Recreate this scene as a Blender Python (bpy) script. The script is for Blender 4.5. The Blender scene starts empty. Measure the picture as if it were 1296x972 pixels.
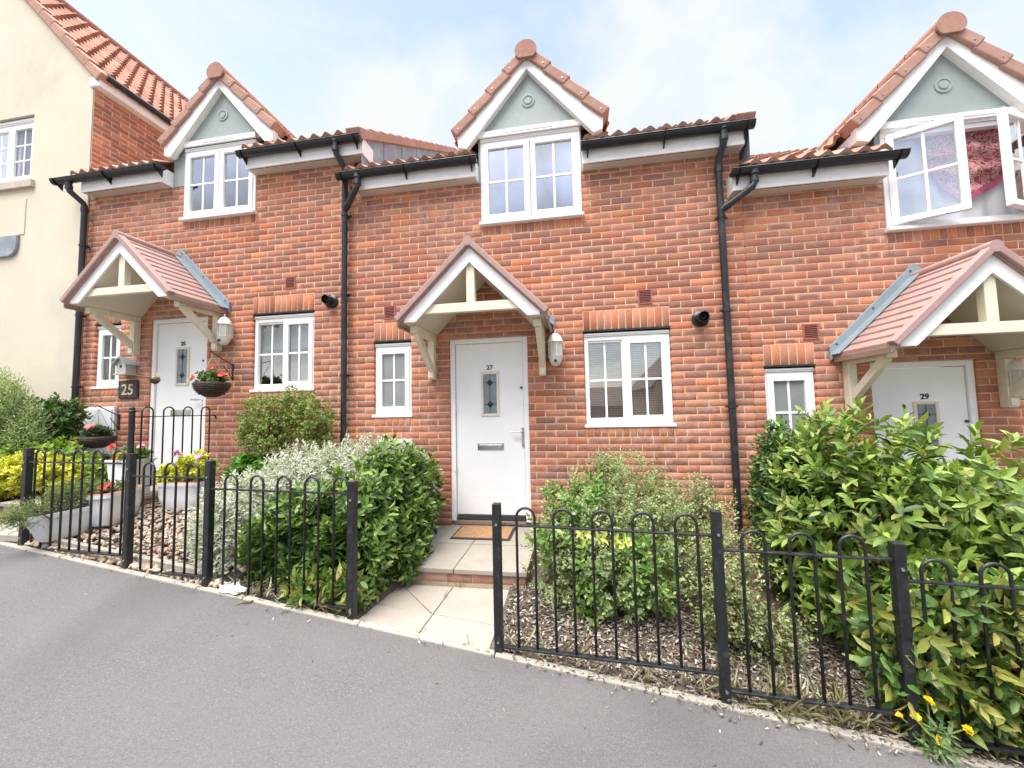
import bpy, math, random
import numpy as np
from mathutils import Vector, Matrix

random.seed(7); RNG = np.random.default_rng(11)
sc = bpy.context.scene
COL = sc.collection
rad = math.radians

# ------------------------------------------------------------------ object helpers
def tag(o, label=None, cat=None, group=None, kind=None):
    if label: o['label'] = label
    if cat: o['category'] = cat
    if group: o['group'] = group
    if kind: o['kind'] = kind
    return o

def wloc(o):
    v = Vector((0, 0, 0))
    while o is not None:
        v = v + o.location
        o = o.parent
    return v

def thing(name, label, cat, loc, group=None):
    o = bpy.data.objects.new(name, None)
    o.empty_display_size = 0.1
    COL.objects.link(o)
    o.location = loc
    return tag(o, label, cat, group)

def link_mesh(name, me, mats, parent=None, base=None):
    """me holds world coordinates; shift them to the parent's (or own base) origin."""
    for m in (mats if isinstance(mats, (list, tuple)) else [mats]):
        me.materials.append(m)
    o = bpy.data.objects.new(name, me)
    COL.objects.link(o)
    n = len(me.vertices)
    co = np.empty(n * 3, np.float32); me.vertices.foreach_get('co', co); co = co.reshape(-1, 3)
    if parent is not None:
        o.parent = parent
        b = np.array(wloc(parent), np.float32)
    else:
        if base is None:
            base = ((co[:, 0].min() + co[:, 0].max()) / 2, (co[:, 1].min() + co[:, 1].max()) / 2, co[:, 2].min())
        b = np.array(base, np.float32)
        o.location = Vector([float(x) for x in b])
    me.vertices.foreach_set('co', (co - b).ravel())
    me.update()
    return o

class MB:
    def __init__(s):
        s.v = []; s.f = []; s.mi = []; s.cur = 0
    def add(s, vs, fs):
        n = len(s.v); s.v += [tuple(v) for v in vs]
        s.f += [tuple(n + i for i in f) for f in fs]; s.mi += [s.cur] * len(fs)
        return s
    def box(s, x0, x1, y0, y1, z0, z1):
        vs = [(x0, y0, z0), (x1, y0, z0), (x1, y1, z0), (x0, y1, z0), (x0, y0, z1), (x1, y0, z1), (x1, y1, z1), (x0, y1, z1)]
        return s.add(vs, [(0, 3, 2, 1), (4, 5, 6, 7), (0, 1, 5, 4), (1, 2, 6, 5), (2, 3, 7, 6), (3, 0, 4, 7)])
    def obox(s, c, ax, ay, az, hx, hy, hz):
        c = Vector(c); ax = Vector(ax).normalized() * hx; ay = Vector(ay).normalized() * hy; az = Vector(az).normalized() * hz
        vs = [c + ax * i + ay * j + az * k for (i, j, k) in ((-1, -1, -1), (1, -1, -1), (1, 1, -1), (-1, 1, -1), (-1, -1, 1), (1, -1, 1), (1, 1, 1), (-1, 1, 1))]
        return s.add(vs, [(0, 3, 2, 1), (4, 5, 6, 7), (0, 1, 5, 4), (1, 2, 6, 5), (2, 3, 7, 6), (3, 0, 4, 7)])
    def bar(s, p, q, w, h, up=(0, 0, 1)):
        p = Vector(p); q = Vector(q); d = (q - p); L = d.length; d.normalize()
        u = Vector(up); sd = d.cross(u)
        if sd.length < 1e-4: sd = d.cross(Vector((0, 1, 0)))
        sd.normalize(); u = sd.cross(d)
        return s.obox((p + q) / 2, d, sd, u, L / 2, w / 2, h / 2)
    def tube(s, pts, r, n=10, caps=True):
        pts = [Vector(p) for p in pts]; rings = []
        rr = r if isinstance(r, (list, tuple)) else [r] * len(pts)
        prev = None
        for i, p in enumerate(pts):
            t = (pts[min(i + 1, len(pts) - 1)] - pts[max(i - 1, 0)]).normalized()
            if prev is None:
                a = Vector((0, 0, 1)) if abs(t.z) < .9 else Vector((1, 0, 0))
                x = t.cross(a).normalized()
            else:
                x = (prev - t * prev.dot(t)).normalized()
            prev = x; y = t.cross(x)
            rings.append([p + (x * math.cos(2 * math.pi * k / n) + y * math.sin(2 * math.pi * k / n)) * rr[i] for k in range(n)])
        vs = [v for g in rings for v in g]; fs = []
        for i in range(len(pts) - 1):
            for k in range(n):
                a = i * n + k; b = i * n + (k + 1) % n
                fs.append((a, b, b + n, a + n))
        if caps:
            fs.append(tuple(range(n - 1, -1, -1))); fs.append(tuple((len(pts) - 1) * n + k for k in range(n)))
        return s.add(vs, fs)
    def lathe(s, prof, c, n=24, axis='z'):
        vs = []; fs = []; m = len(prof)
        for k in range(n):
            a = 2 * math.pi * k / n
            for (r, h) in prof:
                x, y, z = r * math.cos(a), r * math.sin(a), h
                if axis == 'y': x, y, z = r * math.cos(a), h, r * math.sin(a)
                vs.append((c[0] + x, c[1] + y, c[2] + z))
        for k in range(n):
            for j in range(m - 1):
                a = k * m + j; b = ((k + 1) % n) * m + j
                fs.append((a, b, b + 1, a + 1) if axis == 'z' else (a, a + 1, b + 1, b))
        return s.add(vs, fs)
    def prism(s, poly, y0, y1):
        """poly = [(x,z)...] extruded along y"""
        n = len(poly)
        vs = [(x, y0, z) for x, z in poly] + [(x, y1, z) for x, z in poly]
        fs = [tuple(range(n)), tuple(range(2 * n - 1, n - 1, -1))]
        for i in range(n):
            j = (i + 1) % n
            fs.append((i, i + n, j + n, j))
        return s.add(vs, fs)
    def slab(s, poly, zf, th):
        """poly=[(x,y)] with a top height function"""
        n = len(poly)
        vs = [(x, y, zf(x, y)) for x, y in poly] + [(x, y, zf(x, y) - th) for x, y in poly]
        fs = [tuple(range(n)), tuple(range(2 * n - 1, n - 1, -1))]
        for i in range(n):
            j = (i + 1) % n
            fs.append((i, i + n, j + n, j))
        return s.add(vs, fs)
    def build(s, name, mat, parent=None, smooth=False, bevel=0, base=None, fix=True, seg=2):
        me = bpy.data.meshes.new(name)
        me.from_pydata(s.v, [], s.f)
        if any(s.mi): me.polygons.foreach_set('material_index', s.mi)
        if smooth: me.polygons.foreach_set('use_smooth', [True] * len(me.polygons))
        if fix:
            import bmesh
            bm = bmesh.new(); bm.from_mesh(me); bmesh.ops.recalc_face_normals(bm, faces=bm.faces); bm.to_mesh(me); bm.free()
        o = link_mesh(name, me, mat, parent, base)
        if bevel:
            b = o.modifiers.new('bevel', 'BEVEL'); b.width = bevel; b.segments = seg; b.limit_method = 'ANGLE'; b.angle_limit = rad(40)
            b.harden_normals = False
        if smooth:
            try:
                me.set_sharp_from_angle(angle=rad(40))
            except Exception: pass
        return o

def fast_mesh(name, V, loops, starts, cols=None, uvs=None):
    me = bpy.data.meshes.new(name)
    me.vertices.add(len(V)); me.vertices.foreach_set('co', np.asarray(V, np.float32).ravel())
    me.loops.add(len(loops)); me.loops.foreach_set('vertex_index', np.asarray(loops, np.int32))
    me.polygons.add(len(starts)); me.polygons.foreach_set('loop_start', np.asarray(starts, np.int32))
    if cols is not None:
        a = me.attributes.new('col', 'FLOAT_COLOR', 'POINT'); a.data.foreach_set('color', np.asarray(cols, np.float32).ravel())
    if uvs is not None:
        u = me.uv_layers.new(name='uv'); u.data.foreach_set('uv', np.asarray(uvs, np.float32).ravel())
    me.update(calc_edges=True)
    return me

# ------------------------------------------------------------------ materials
class NT:
    def __init__(s, name):
        s.m = bpy.data.materials.new(name); s.m.use_nodes = True
        s.t = s.m.node_tree; s.n = s.t.nodes; s.l = s.t.links
        s.out = s.n['Material Output']; s.b = s.n['Principled BSDF']
    def node(s, typ, **kw):
        n = s.n.new(typ)
        for k, v in kw.items(): setattr(n, k, v)
        return n
    def lk(s, a, b): s.l.new(a, b)
    def math(s, op, a, b=None, c=None, clamp=False):
        n = s.node('ShaderNodeMath', operation=op, use_clamp=clamp)
        for i, v in enumerate((a, b, c)):
            if v is None: continue
            if hasattr(v, 'is_linked') or hasattr(v, 'node'): s.lk(v, n.inputs[i])
            else: n.inputs[i].default_value = v
        return n.outputs[0]
    def mix(s, f, a, b, blend='MIX'):
        n = s.node('ShaderNodeMix', data_type='RGBA', blend_type=blend)
        for i, v in ((0, f), (6, a), (7, b)):
            if hasattr(v, 'node'): s.lk(v, n.inputs[i])
            elif i == 0: n.inputs[0].default_value = v
            else: n.inputs[i].default_value = (*v[:3], 1)
        return n.outputs[2]
    def noise(s, scale, detail=4, rough=.55, coord='Object', dist=0):
        tc = s.node('ShaderNodeTexCoord'); n = s.node('ShaderNodeTexNoise')
        n.inputs['Scale'].default_value = scale; n.inputs['Detail'].default_value = detail; n.inputs['Roughness'].default_value = rough
        n.inputs['Distortion'].default_value = dist
        s.lk(tc.outputs[coord], n.inputs['Vector'])
        return n.outputs['Fac']
    def ramp(s, f, stops):
        n = s.node('ShaderNodeValToRGB'); e = n.color_ramp.elements
        while len(e) < len(stops): e.new(.5)
        for i, (p, c) in enumerate(stops):
            e[i].position = p; e[i].color = (*c, 1) if len(c) == 3 else c
        s.lk(f, n.inputs[0]); return n.outputs[0]
    def map(s, f, a, b, c, d):
        n = s.node('ShaderNodeMapRange')
        for i, v in enumerate((a, b, c, d)): n.inputs[i + 1].default_value = v
        s.lk(f, n.inputs[0]); return n.outputs[0]
    def bump(s, h, strength=.3, dist=.01):
        n = s.node('ShaderNodeBump'); n.inputs['Strength'].default_value = strength; n.inputs['Distance'].default_value = dist
        s.lk(h, n.inputs['Height']); s.lk(n.outputs[0], s.b.inputs['Normal']); return n
    def base(s, v):
        if hasattr(v, 'node'): s.lk(v, s.b.inputs['Base Color'])
        else: s.b.inputs['Base Color'].default_value = (*v, 1)
    def rough(s, v):
        if hasattr(v, 'node'): s.lk(v, s.b.inputs['Roughness'])
        else: s.b.inputs['Roughness'].default_value = v

def simple(name, c, rough=.5, var=.08, scale=6, bump=0, bscale=80, metal=0, spec=None, dirt=None):
    t = NT(name)
    n = t.noise(scale, 5)
    a = tuple(x * (1 - var) for x in c); b = tuple(min(1, x * (1 + var)) for x in c)
    colr = t.ramp(n, [(.3, a), (.7, b)])
    if dirt:
        d = t.noise(dirt[1], 6, .65)
        colr = t.mix(t.map(d, .52, .75, 0, dirt[2]), colr, dirt[0])
    t.base(colr)
    r = t.map(n, .3, .7, max(.02, rough - .06), min(1, rough + .06)); t.rough(r)
    t.b.inputs['Metallic'].default_value = metal
    if spec is not None: t.b.inputs['Specular IOR Level'].default_value = spec
    if bump: t.bump(t.noise(bscale, 4), bump, .004)
    return t.m

def brick_mat():
    t = NT('brick')
    at = t.node('ShaderNodeAttribute', attribute_name='col')
    uv = t.node('ShaderNodeUVMap', uv_map='uv'); sx = t.node('ShaderNodeSeparateXYZ'); t.lk(uv.outputs[0], sx.inputs[0])
    # darker fired heart of a brick, with ragged edge
    nz = t.noise(14, 4, .6)
    dx = t.math('ABSOLUTE', t.math('SUBTRACT', sx.outputs[0], .5)); dy = t.math('ABSOLUTE', t.math('SUBTRACT', sx.outputs[1], .5))
    m1 = t.map(t.math('ADD', dx, t.math('MULTIPLY', t.math('SUBTRACT', nz, .5), .25)), .30, .46, 1, 0)
    m2 = t.map(t.math('ADD', dy, t.math('MULTIPLY', t.math('SUBTRACT', nz, .5), .4)), .22, .44, 1, 0)
    k = t.math('MULTIPLY', t.math('MULTIPLY', m1, m2), at.outputs['Alpha'])
    c = t.mix(k, at.outputs['Color'], (.225, .120, .105))
    fine = t.noise(55, 5, .7)
    c = t.mix(t.map(fine, .35, .75, 0, .38), c, (.56, .235, .145))
    spk = t.noise(130, 2, .5)
    c = t.mix(t.map(spk, .68, .74, 0, .75), c, (.05, .03, .028))
    # lime bloom in patches
    b1 = t.noise(.55, 3, .5); b2 = t.noise(9, 5, .7)
    bl = t.math('MULTIPLY', t.map(b1, .43, .60, 0, 1), t.map(b2, .42, .68, 0, 1))
    c = t.mix(t.math('MULTIPLY', bl, .62), c, (.62, .385, .295))
    w1 = t.noise(1.3, 5, .6)
    c = t.mix(t.map(w1, .52, .72, 0, .3), c, (.20, .10, .075))
    t.base(c); t.rough(.85); t.b.inputs['Specular IOR Level'].default_value = .25
    t.bump(t.noise(70, 6, .7), .5, .006)
    return t.m

def attr_mat(name, rough=.6, nscale=20, nstr=.25, bump=.2, bscale=90, spec=.4, lich=None):
    t = NT(name)
    at = t.node('ShaderNodeAttribute', attribute_name='col')
    n = t.noise(nscale, 5, .65)
    c = t.mix(t.map(n, .3, .7, 0, nstr), at.outputs['Color'], (.03, .025, .02))
    if lich:
        c = t.mix(t.map(t.noise(lich[1], 6, .7), .55, .7, 0, lich[2]), c, lich[0])
    t.base(c); t.rough(rough); t.b.inputs['Specular IOR Level'].default_value = spec
    if bump: t.bump(t.noise(bscale, 4), bump, .003)
    return t.m

def leaf_mat(name, rough=.38, trans=.3, spec=.5):
    t = NT(name)
    at = t.node('ShaderNodeAttribute', attribute_name='col')
    c = t.mix(t.map(t.noise(40, 3), .35, .7, 0, .25), at.outputs['Color'], (.02, .03, .01))
    t.base(c); t.rough(rough); t.b.inputs['Specular IOR Level'].default_value = spec
    tr = t.node('ShaderNodeBsdfTranslucent'); t.lk(t.mix(1, c, (1.0, 1.0, .45), 'MULTIPLY'), tr.inputs[0])
    mx = t.node('ShaderNodeMixShader'); mx.inputs[0].default_value = trans
    t.lk(t.b.outputs[0], mx.inputs[1]); t.lk(tr.outputs[0], mx.inputs[2]); t.lk(mx.outputs[0], t.out.inputs[0])
    return t.m

def glass_mat(base=.17, nm='window_glass'):
    t = NT(nm)
    lw = t.node('ShaderNodeFresnel'); lw.inputs[0].default_value = 1.9
    tr = t.node('ShaderNodeBsdfTransparent'); tr.inputs[0].default_value = (.95, .97, .97, 1)
    gl = t.node('ShaderNodeBsdfGlossy'); gl.inputs['Roughness'].default_value = .01; gl.inputs[0].default_value = (.97, .98, .97, 1)
    bm = t.node('ShaderNodeBump'); bm.inputs['Strength'].default_value = .03; bm.inputs['Distance'].default_value = .02
    t.lk(t.noise(2.2, 1), bm.inputs['Height']); t.lk(bm.outputs[0], gl.inputs['Normal'])
    mx = t.node('ShaderNodeMixShader')
    f = t.math('ADD', t.math('MULTIPLY', lw.outputs[0], 1.1), base, clamp=True)
    t.lk(f, mx.inputs[0]); t.lk(tr.outputs[0], mx.inputs[1]); t.lk(gl.outputs[0], mx.inputs[2])
    t.lk(mx.outputs[0], t.out.inputs[0])
    return t.m

def asphalt_mat():
    t = NT('asphalt')
    big = t.noise(.9, 6, .6); fine = t.noise(150, 2, .7); mid = t.noise(85, 3, .8)
    c = t.ramp(mid, [(.30, (.110, .1005, .096)), (.70, (.166, .153, .147))])
    c = t.mix(t.map(fine, .60, .72, 0, .6), c, (.34, .318, .305))
    c = t.mix(t.map(fine, .30, .42, .6, 0), c, (.05, .048, .05))
    c = t.mix(t.map(big, .42, .68, 0, .45), c, (.175, .163, .155))
    st = t.noise(.35, 4, .5, dist=1.2); c = t.mix(t.map(st, .55, .7, 0, .35), c, (.075, .07, .068))
    t.base(c); t.rough(.88); t.b.inputs['Specular IOR Level'].default_value = .25
    t.bump(t.noise(210, 4, .65), .7, .008)
    return t.m

def slab_mat(name, a, b, stain):
    t = NT(name)
    n1 = t.noise(2.5, 6, .6); n2 = t.noise(110, 3, .7); n3 = t.noise(7, 6, .7)
    c = t.ramp(n1, [(.3, a), (.7, b)])
    c = t.mix(t.map(n2, .54, .68, 0, .6), c, (.22, .18, .155))
    c = t.mix(t.map(n3, .5, .72, 0, .35), c, stain)
    t.base(c); t.rough(.85); t.bump(t.noise(120, 4), .3, .003)
    return t.m

M = {}
M['brick'] = brick_mat()
M['mortar'] = simple('mortar', (.60, .455, .315), .95, .2, 25, .4, 120)
M['upvc'] = simple('white_upvc', (.87, .86, .84), .32, .03, 3)
M['paint'] = simple('white_paint', (.86, .845, .81), .45, .05, 4, dirt=((.55, .51, .44), 5, .22))
M['cream'] = simple('cream_timber', (.76, .70, .54), .5, .06, 5, .15, 60, dirt=((.45, .42, .3), 7, .3))
M['lining'] = simple('canopy_lining', (.66, .60, .50), .55, .05, 4)
M['soffit'] = simple('soffit_board', (.60, .54, .46), .55, .05, 4)
M['slot'] = simple('vent_slot', (.03, .028, .026), .9)
M['black'] = simple('black_plastic', (.008, .008, .009), .36, .15, 8, dirt=((.05, .05, .048), 9, .4))
M['grey_plastic'] = simple('weathered_pipe', (.020, .021, .023), .4, .2, 5, dirt=((.13, .13, .135), 6, .5))
M['iron'] = simple('black_railing_paint', (.011, .012, .014), .42, .2, 10, .15, 150, dirt=((.10, .10, .11), 22, .45))
M['clad'] = simple('blue_grey_panel', (.30, .345, .325), .5, .07, 2.5, dirt=((.40, .44, .39), 4, .55))
M['lead'] = simple('lead', (.24, .27, .30), .55, .15, 5, .2, 40, dirt=((.5, .53, .56), 5, .5))
M['flash'] = simple('blue_grey_flashing', (.235, .285, .31), .45, .1, 6)
M['tile'] = attr_mat('roof_tile', .9, 14, .25, .3, 60, .12, ((.34, .30, .24), 12, .25))
M['grp'] = simple('pink_canopy_tile', (.39, .245, .215), .7, .1, 7, .2, 60, dirt=((.25, .19, .165), 6, .45))
M['brown'] = simple('brown_gutter_board', (.30, .20, .15), .55, .1, 6)
M['render'] = simple('cream_render', (.625, .56, .43), .92, .05, 1.3, .9, 60, dirt=((.48, .45, .385), .8, .75))
M['stone'] = simple('stone_sill', (.50, .43, .34), .9, .12, 8, .3, 60)
M['door'] = simple('white_door', (.88, .87, .85), .34, .03, 3)
M['doorglass'] = simple('obscured_glass', (.20, .25, .27), .12, .15, 12, .2, 90)
M['came'] = simple('lead_came', (.05, .052, .055), .35)
M['bevelglass'] = simple('dark_glass_jewel', (.02, .022, .025), .08)
M['chrome'] = simple('chrome', (.55, .56, .58), .22, .05, 5, metal=1)
M['digit'] = simple('dark_numeral', (.03, .027, .03), .4)
M['glass'] = glass_mat(); M['glass_up'] = glass_mat(.42, 'coated_window_glass')
M['frost'] = simple('frosted_glass', (.24, .255, .255), .16, .12, 4, spec=.6)
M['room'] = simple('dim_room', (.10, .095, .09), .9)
M['blind'] = simple('slatted_blind', (.80, .75, .66), .6)
M['net'] = simple('white_net_curtain', (.74, .76, .80), .9, .05, 4)
M['roller'] = simple('roller_blind', (.66, .68, .52), .85)
M['asphalt'] = asphalt_mat()
M['kerb'] = slab_mat('kerb_concrete', (.29, .26, .215), (.38, .345, .285), (.19, .175, .145))
M['landing'] = slab_mat('landing_slab', (.29, .255, .205), (.36, .32, .265), (.24, .21, .165))
M['slab'] = slab_mat('paving_slab', (.31, .26, .215), (.385, .33, .275), (.36, .24, .185))
M['joint'] = simple('slab_joint', (.17, .15, .13), .95)
M['soil'] = simple('soil', (.10, .075, .055), .98, .35, 12, .8, 60, dirt=((.24, .18, .13), 20, .7))
M['earth'] = simple('street_ground', (.13, .125, .12), .95, .15, 2)
M['pebble'] = attr_mat('pebble', .7, 30, .12, .1, 90, .35)
M['chip'] = attr_mat('wood_chip', .9, 40, .25, .2, 120, .2)
M['leaf'] = leaf_mat('laurel_leaf', .42, .22, .36)
M['soft'] = leaf_mat('soft_leaf', .6, .33, .25)
M['bark'] = simple('twig_bark', (.12, .085, .055), .9, .25, 30)
M['petal'] = attr_mat('petal', .6, 40, .05, 0, 90, .3)
M['wicker'] = simple('dark_wicker', (.055, .035, .025), .7, .4, 30, .8, 80)
M['trough'] = simple('white_plastic_trough', (.76, .76, .77), .42, .04, 4, dirt=((.5, .48, .44), 8, .3))
M['terra'] = simple('terracotta', (.50, .17, .09), .8, .1, 9)
M['slate'] = simple('slate_plate', (.055, .05, .045), .6, .2, 10, .3, 60)
M['gold'] = simple('pale_gold_numeral', (.62, .52, .32), .45)
M['coir'] = simple('coir', (.36, .20, .095), .97, .25, 30, .9, 240)
M['rubber'] = simple('rubber_edge', (.03, .03, .032), .8)
M['cloth'] = simple('white_rag', (.82, .82, .82), .9, .05, 10)
M['box'] = simple('meter_box_plastic', (.74, .74, .75), .4, .04, 4, dirt=((.5, .48, .45), 6, .3))
M['nest'] = simple('weathered_nest_wood', (.50, .49, .45), .85, .12, 14)
M['nestroof'] = simple('grey_nest_roof', (.34, .37, .36), .8, .12, 14)
M['lampwhite'] = simple('aged_white_lantern', (.74, .70, .62), .4, .05, 8)
M['lampglass'] = simple('lamp_glass', (.52, .52, .46), .15, .1, 9)
M['terravent'] = simple('terracotta_vent', (.36, .115, .085), .7, .1, 14)
M['feather'] = simple('brown_feather', (.07, .045, .03), .8, .3, 30)
M['wing'] = simple('wing_feather', (.30, .20, .14), .8, .3, 30)
M['wire'] = simple('steel_wire', (.45, .44, .42), .4, metal=.8)

# ------------------------------------------------------------------ camera (calibrated on the brickwork)
FOC, YAW, PIT, ROL, DIST, Z0 = 482.84, -0.15933, 0.063156, -0.021375, 4.2145, 1.6
def cam_axes():
    cy, sy = math.cos(YAW), math.sin(YAW); cp, sp = math.cos(PIT), math.sin(PIT)
    F = Vector((sy * cp, cy * cp, sp)); R = Vector((cy, -sy, 0)); U = R.cross(F)
    cr, sr = math.cos(ROL), math.sin(ROL)
    return F, cr * R + sr * U, -sr * R + cr * U
F, R, U = cam_axes()
cd = bpy.data.cameras.new('camera'); cam = bpy.data.objects.new('camera', cd); COL.objects.link(cam)
cd.sensor_width = 36; cd.lens = 36 * FOC / 1296; cd.clip_end = 600; cd.clip_start = .02
m = Matrix((R, U, -F)).transposed().to_4x4(); m.translation = Vector((0, -DIST, Z0))
cam.matrix_world = m
sc.camera = cam

# ------------------------------------------------------------------ ground heights
def fenceY(x): return -1.945 - .072 * x
def G(x, y): return .120 - .085 * x + .03 * (y + 1.945)          # pavement
def soil27(x, y):
    d = max(0, y - fenceY(x))
    return .085 - .085 * x * .9 + .03 * min(d, 1.5) + .03
def gravel25(x, y):
    d = max(0, y - fenceY(x)); return G(x, fenceY(x)) + .02 + .16 * d
def grid_sheet(name, xs, ys, zf, mat, label=None, kind='structure', cat=None):
    xs = list(xs); ys = list(ys); V = [(x, y(x) if callable(y) else y, 0) for y in ys for x in xs]
    V = [(x, y, zf(x, y)) for x, y, _ in V]; n = len(xs); mb = MB()
    mb.add(V, [(j * n + i, j * n + i + 1, (j + 1) * n + i + 1, (j + 1) * n + i) for j in range(len(ys) - 1) for i in range(n - 1)])
    o = mb.build(name, mat, fix=False, smooth=True)
    return tag(o, label, cat, None, kind)
lin = lambda a, b, n: [a + (b - a) * i / (n - 1) for i in range(n)]

grid_sheet('ground', lin(-300, 300, 7), lin(-300, 300, 7), lambda x, y: (.120 - .085 * max(-14, min(14, x))) - 1.2, M['earth'], 'broad ground sheet under the street and houses')
kb = .055
grid_sheet('pavement', lin(-14, 12, 53), [-9.0, -6, -4, -3, -2.6, lambda x: fenceY(x) - kb], G, M['asphalt'], 'dark grey asphalt pavement sloping down to the right in front of the railings')
grid_sheet('road', lin(-14, 12, 14), [-14, -9.004], lambda x, y: G(x, -9) - .12, M['asphalt'], 'asphalt road beyond the pavement')

# pale kerb edging between pavement and gardens
mb = MB()
x = -14.0
while x < 9:
    L = .9
    def zf(px, py): return G(px, py) + .012
    a, b = x + .003, x + L - .003
    mb.slab([(a, fenceY(a) - kb), (b, fenceY(b) - kb), (b, fenceY(b) - .005), (a, fenceY(a) - .005)], zf, .15)
    x += L
tag(mb.build('kerb', M['kerb'], bevel=.006), 'pale concrete edging strip along the pavement', None, None, 'structure')

# soil of the beds
grid_sheet('garden_soil', [-2.66, -2.4, -2.1, -1.9, -1.7, -1.53, -1.47, -1.415, -1.2, -.9, -.62, -.55, -.48, -.3, 0, .3, .6, .9, 1.2, 1.5, 1.8, 2.2, 2.7, 3.5, 4.5, 6], [lambda x: fenceY(x) - .006, lambda x: fenceY(x) + .3, lambda x: fenceY(x) + .8, -.5, .02], lambda x, y: soil27(x, y) - (.16 if (-1.42 < x < -.60) else .012), M['soil'], 'dark soil of the front garden beds')
grid_sheet('garden_ground', lin(-14, -2.66, 24), [lambda x: fenceY(x) - .006, lambda x: fenceY(x) + .4, -.8, .02], lambda x, y: gravel25(x, y) - .03, M['soil'], 'earth under the gravel and planting on the left')

# ------------------------------------------------------------------ brickwork
REDS = [(.52, .182, .088), (.43, .137, .070), (.52, .195, .095), (.38, .130, .075), (.46, .20, .115), (.33, .135, .09), (.45, .195, .12)]
DUSTY = [(.36, .22, .16), (.40, .25, .18), (.33, .185, .135), (.30, .20, .16)]
class Brickwork:
    def __init__(s):
        s.V = []; s.C = []; s.L = []; s.S = []; s.UV = []; s.M = MB()
    def brick(s, a0, a1, b0, b1, mapf, proud=0, header=False, depth=.1, tone=None, calm=1):
        ch = .0035; j = lambda: random.uniform(-.0012, .0012)
        a0 += j(); a1 += j(); b0 += j(); b1 += j(); d = -proud + random.uniform(-.0015, .0015)
        base = random.choice(tone or REDS); f = random.uniform(.78, 1.28); base = tuple(c * f for c in base)
        dark = 0 if random.random() < .25 else random.uniform(.3, 1.0)
        dark *= calm
        if header or (a1 - a0) < .14 and (b1 - b0) < .1:
            dark *= .18; base = tuple(c * 1.08 for c in base)
        pts = [(a0 + ch, b0 + ch, d), (a1 - ch, b0 + ch, d), (a1 - ch, b1 - ch, d), (a0 + ch, b1 - ch, d),
               (a0, b0, d + ch), (a1, b0, d + ch), (a1, b1, d + ch), (a0, b1, d + ch),
               (a0, b0, depth), (a1, b0, depth), (a1, b1, depth), (a0, b1, depth)]
        n = len(s.V)
        s.V += [mapf(*p) for p in pts]; s.C += [(*base, dark)] * 12
        uv = [(.03, .06), (.97, .06), (.97, .94), (.03, .94), (0, 0), (1, 0), (1, 1), (0, 1), (0, 0), (1, 0), (1, 1), (0, 1)]
        if (b1 - b0) > (a1 - a0): uv = [(v, u) for u, v in uv]
        fs = [(0, 1, 2, 3)]
        for k in range(4):
            q = (k + 1) % 4
            fs.append((k + 4, q + 4, q, k)); fs.append((k + 8, q + 8, q + 4, k + 4))
        for f_ in fs:
            s.S.append(len(s.L)); s.L += [n + i for i in f_]; s.UV += [uv[i] for i in f_]
    def wall(s, a0, a1, z0, z1, openings, skips, mapf, grid=0.0, par=0, depth=.1):
        """openings: no mortar/brick, skips: mortar only (soldier courses). rects (a0,a1,z0,z1)"""
        r0 = math.floor(z0 / .075); r1 = math.ceil(z1 / .075)
        for r in range(r0, r1):
            zb = max(z0, r * .075); zt = min(z1, (r + 1) * .075)
            if zt - zb < .004: continue
            def spans(rs, lo, hi, p0=a0, p1=a1):
                sp = [(p0, p1)]
                for o in rs:
                    if o[2] < hi - .006 and o[3] > lo + .006:
                        ns = []
                        for (p, q) in sp:
                            if o[1] <= p or o[0] >= q: ns.append((p, q)); continue
                            if o[0] > p: ns.append((p, o[0]))
                            if o[1] < q: ns.append((o[1], q))
                        sp = ns
                return sp
            cuts = sorted(set([zb, zt] + [z for o in openings for z in (o[2], o[3]) if zb + .002 < z < zt - .002]))
            for lo, hi in zip(cuts, cuts[1:]):
                mid = (lo + hi) / 2
                for (p, q) in spans(openings, mid - .0061, mid + .0061):
                    P = [mapf(p + .004, lo, .004), mapf(q - .004, lo, .004), mapf(q - .004, hi, .004), mapf(p + .004, hi, .004),
                         mapf(p + .004, lo, depth), mapf(q - .004, lo, depth), mapf(q - .004, hi, depth), mapf(p + .004, hi, depth)]
                    s.M.add(P, [(0, 1, 2, 3), (4, 0, 3, 7), (1, 5, 6, 2)])
            off = grid + (.1125 if (r + par) % 2 else 0)
            def lay(p, q, lo, hi):
                k = math.floor((p - off) / .225); edges = [p]
                while True:
                    e = off + (k + 1) * .225
                    if e >= q - .045: break
                    if e > p + .045: edges.append(e)
                    k += 1
                edges.append(q)
                for i in range(len(edges) - 1):
                    e0 = edges[i] + (.005 if i else 0); e1 = edges[i + 1] - (.005 if i < len(edges) - 2 else 0)
                    s.brick(e0, e1, lo, hi, mapf, depth=depth)
            allr = openings + skips
            for (p, q) in spans(allr, zb, zt): lay(p, q, zb, zt - .0085)
            for o in allr:
                p, q = max(a0, o[0]), min(a1, o[1])
                if zb + .006 < o[2] < zt - .006 and o[2] - zb > .022:
                    for (pp, qq) in spans([x for x in allr if x is not o], zb, o[2] - .007, p, q): lay(pp, qq, zb, o[2] - .005)
                if zb + .006 < o[3] < zt - .006 and zt - o[3] > .026:
                    for (pp, qq) in spans([x for x in allr if x is not o], o[3] + .007, zt, p, q): lay(pp, qq, o[3] + .004, zt - .010)
    def build(s, parent, name='wall'):
        me = fast_mesh(name, s.V, s.L, s.S, s.C, s.UV)
        o = link_mesh(name, me, M['brick'], parent)
        mo = s.M.build('mortar', M['mortar'], o, fix=False)
        return o

front = lambda a, b, d: (a, d, b)                     # facade map, d goes into the wall

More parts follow.
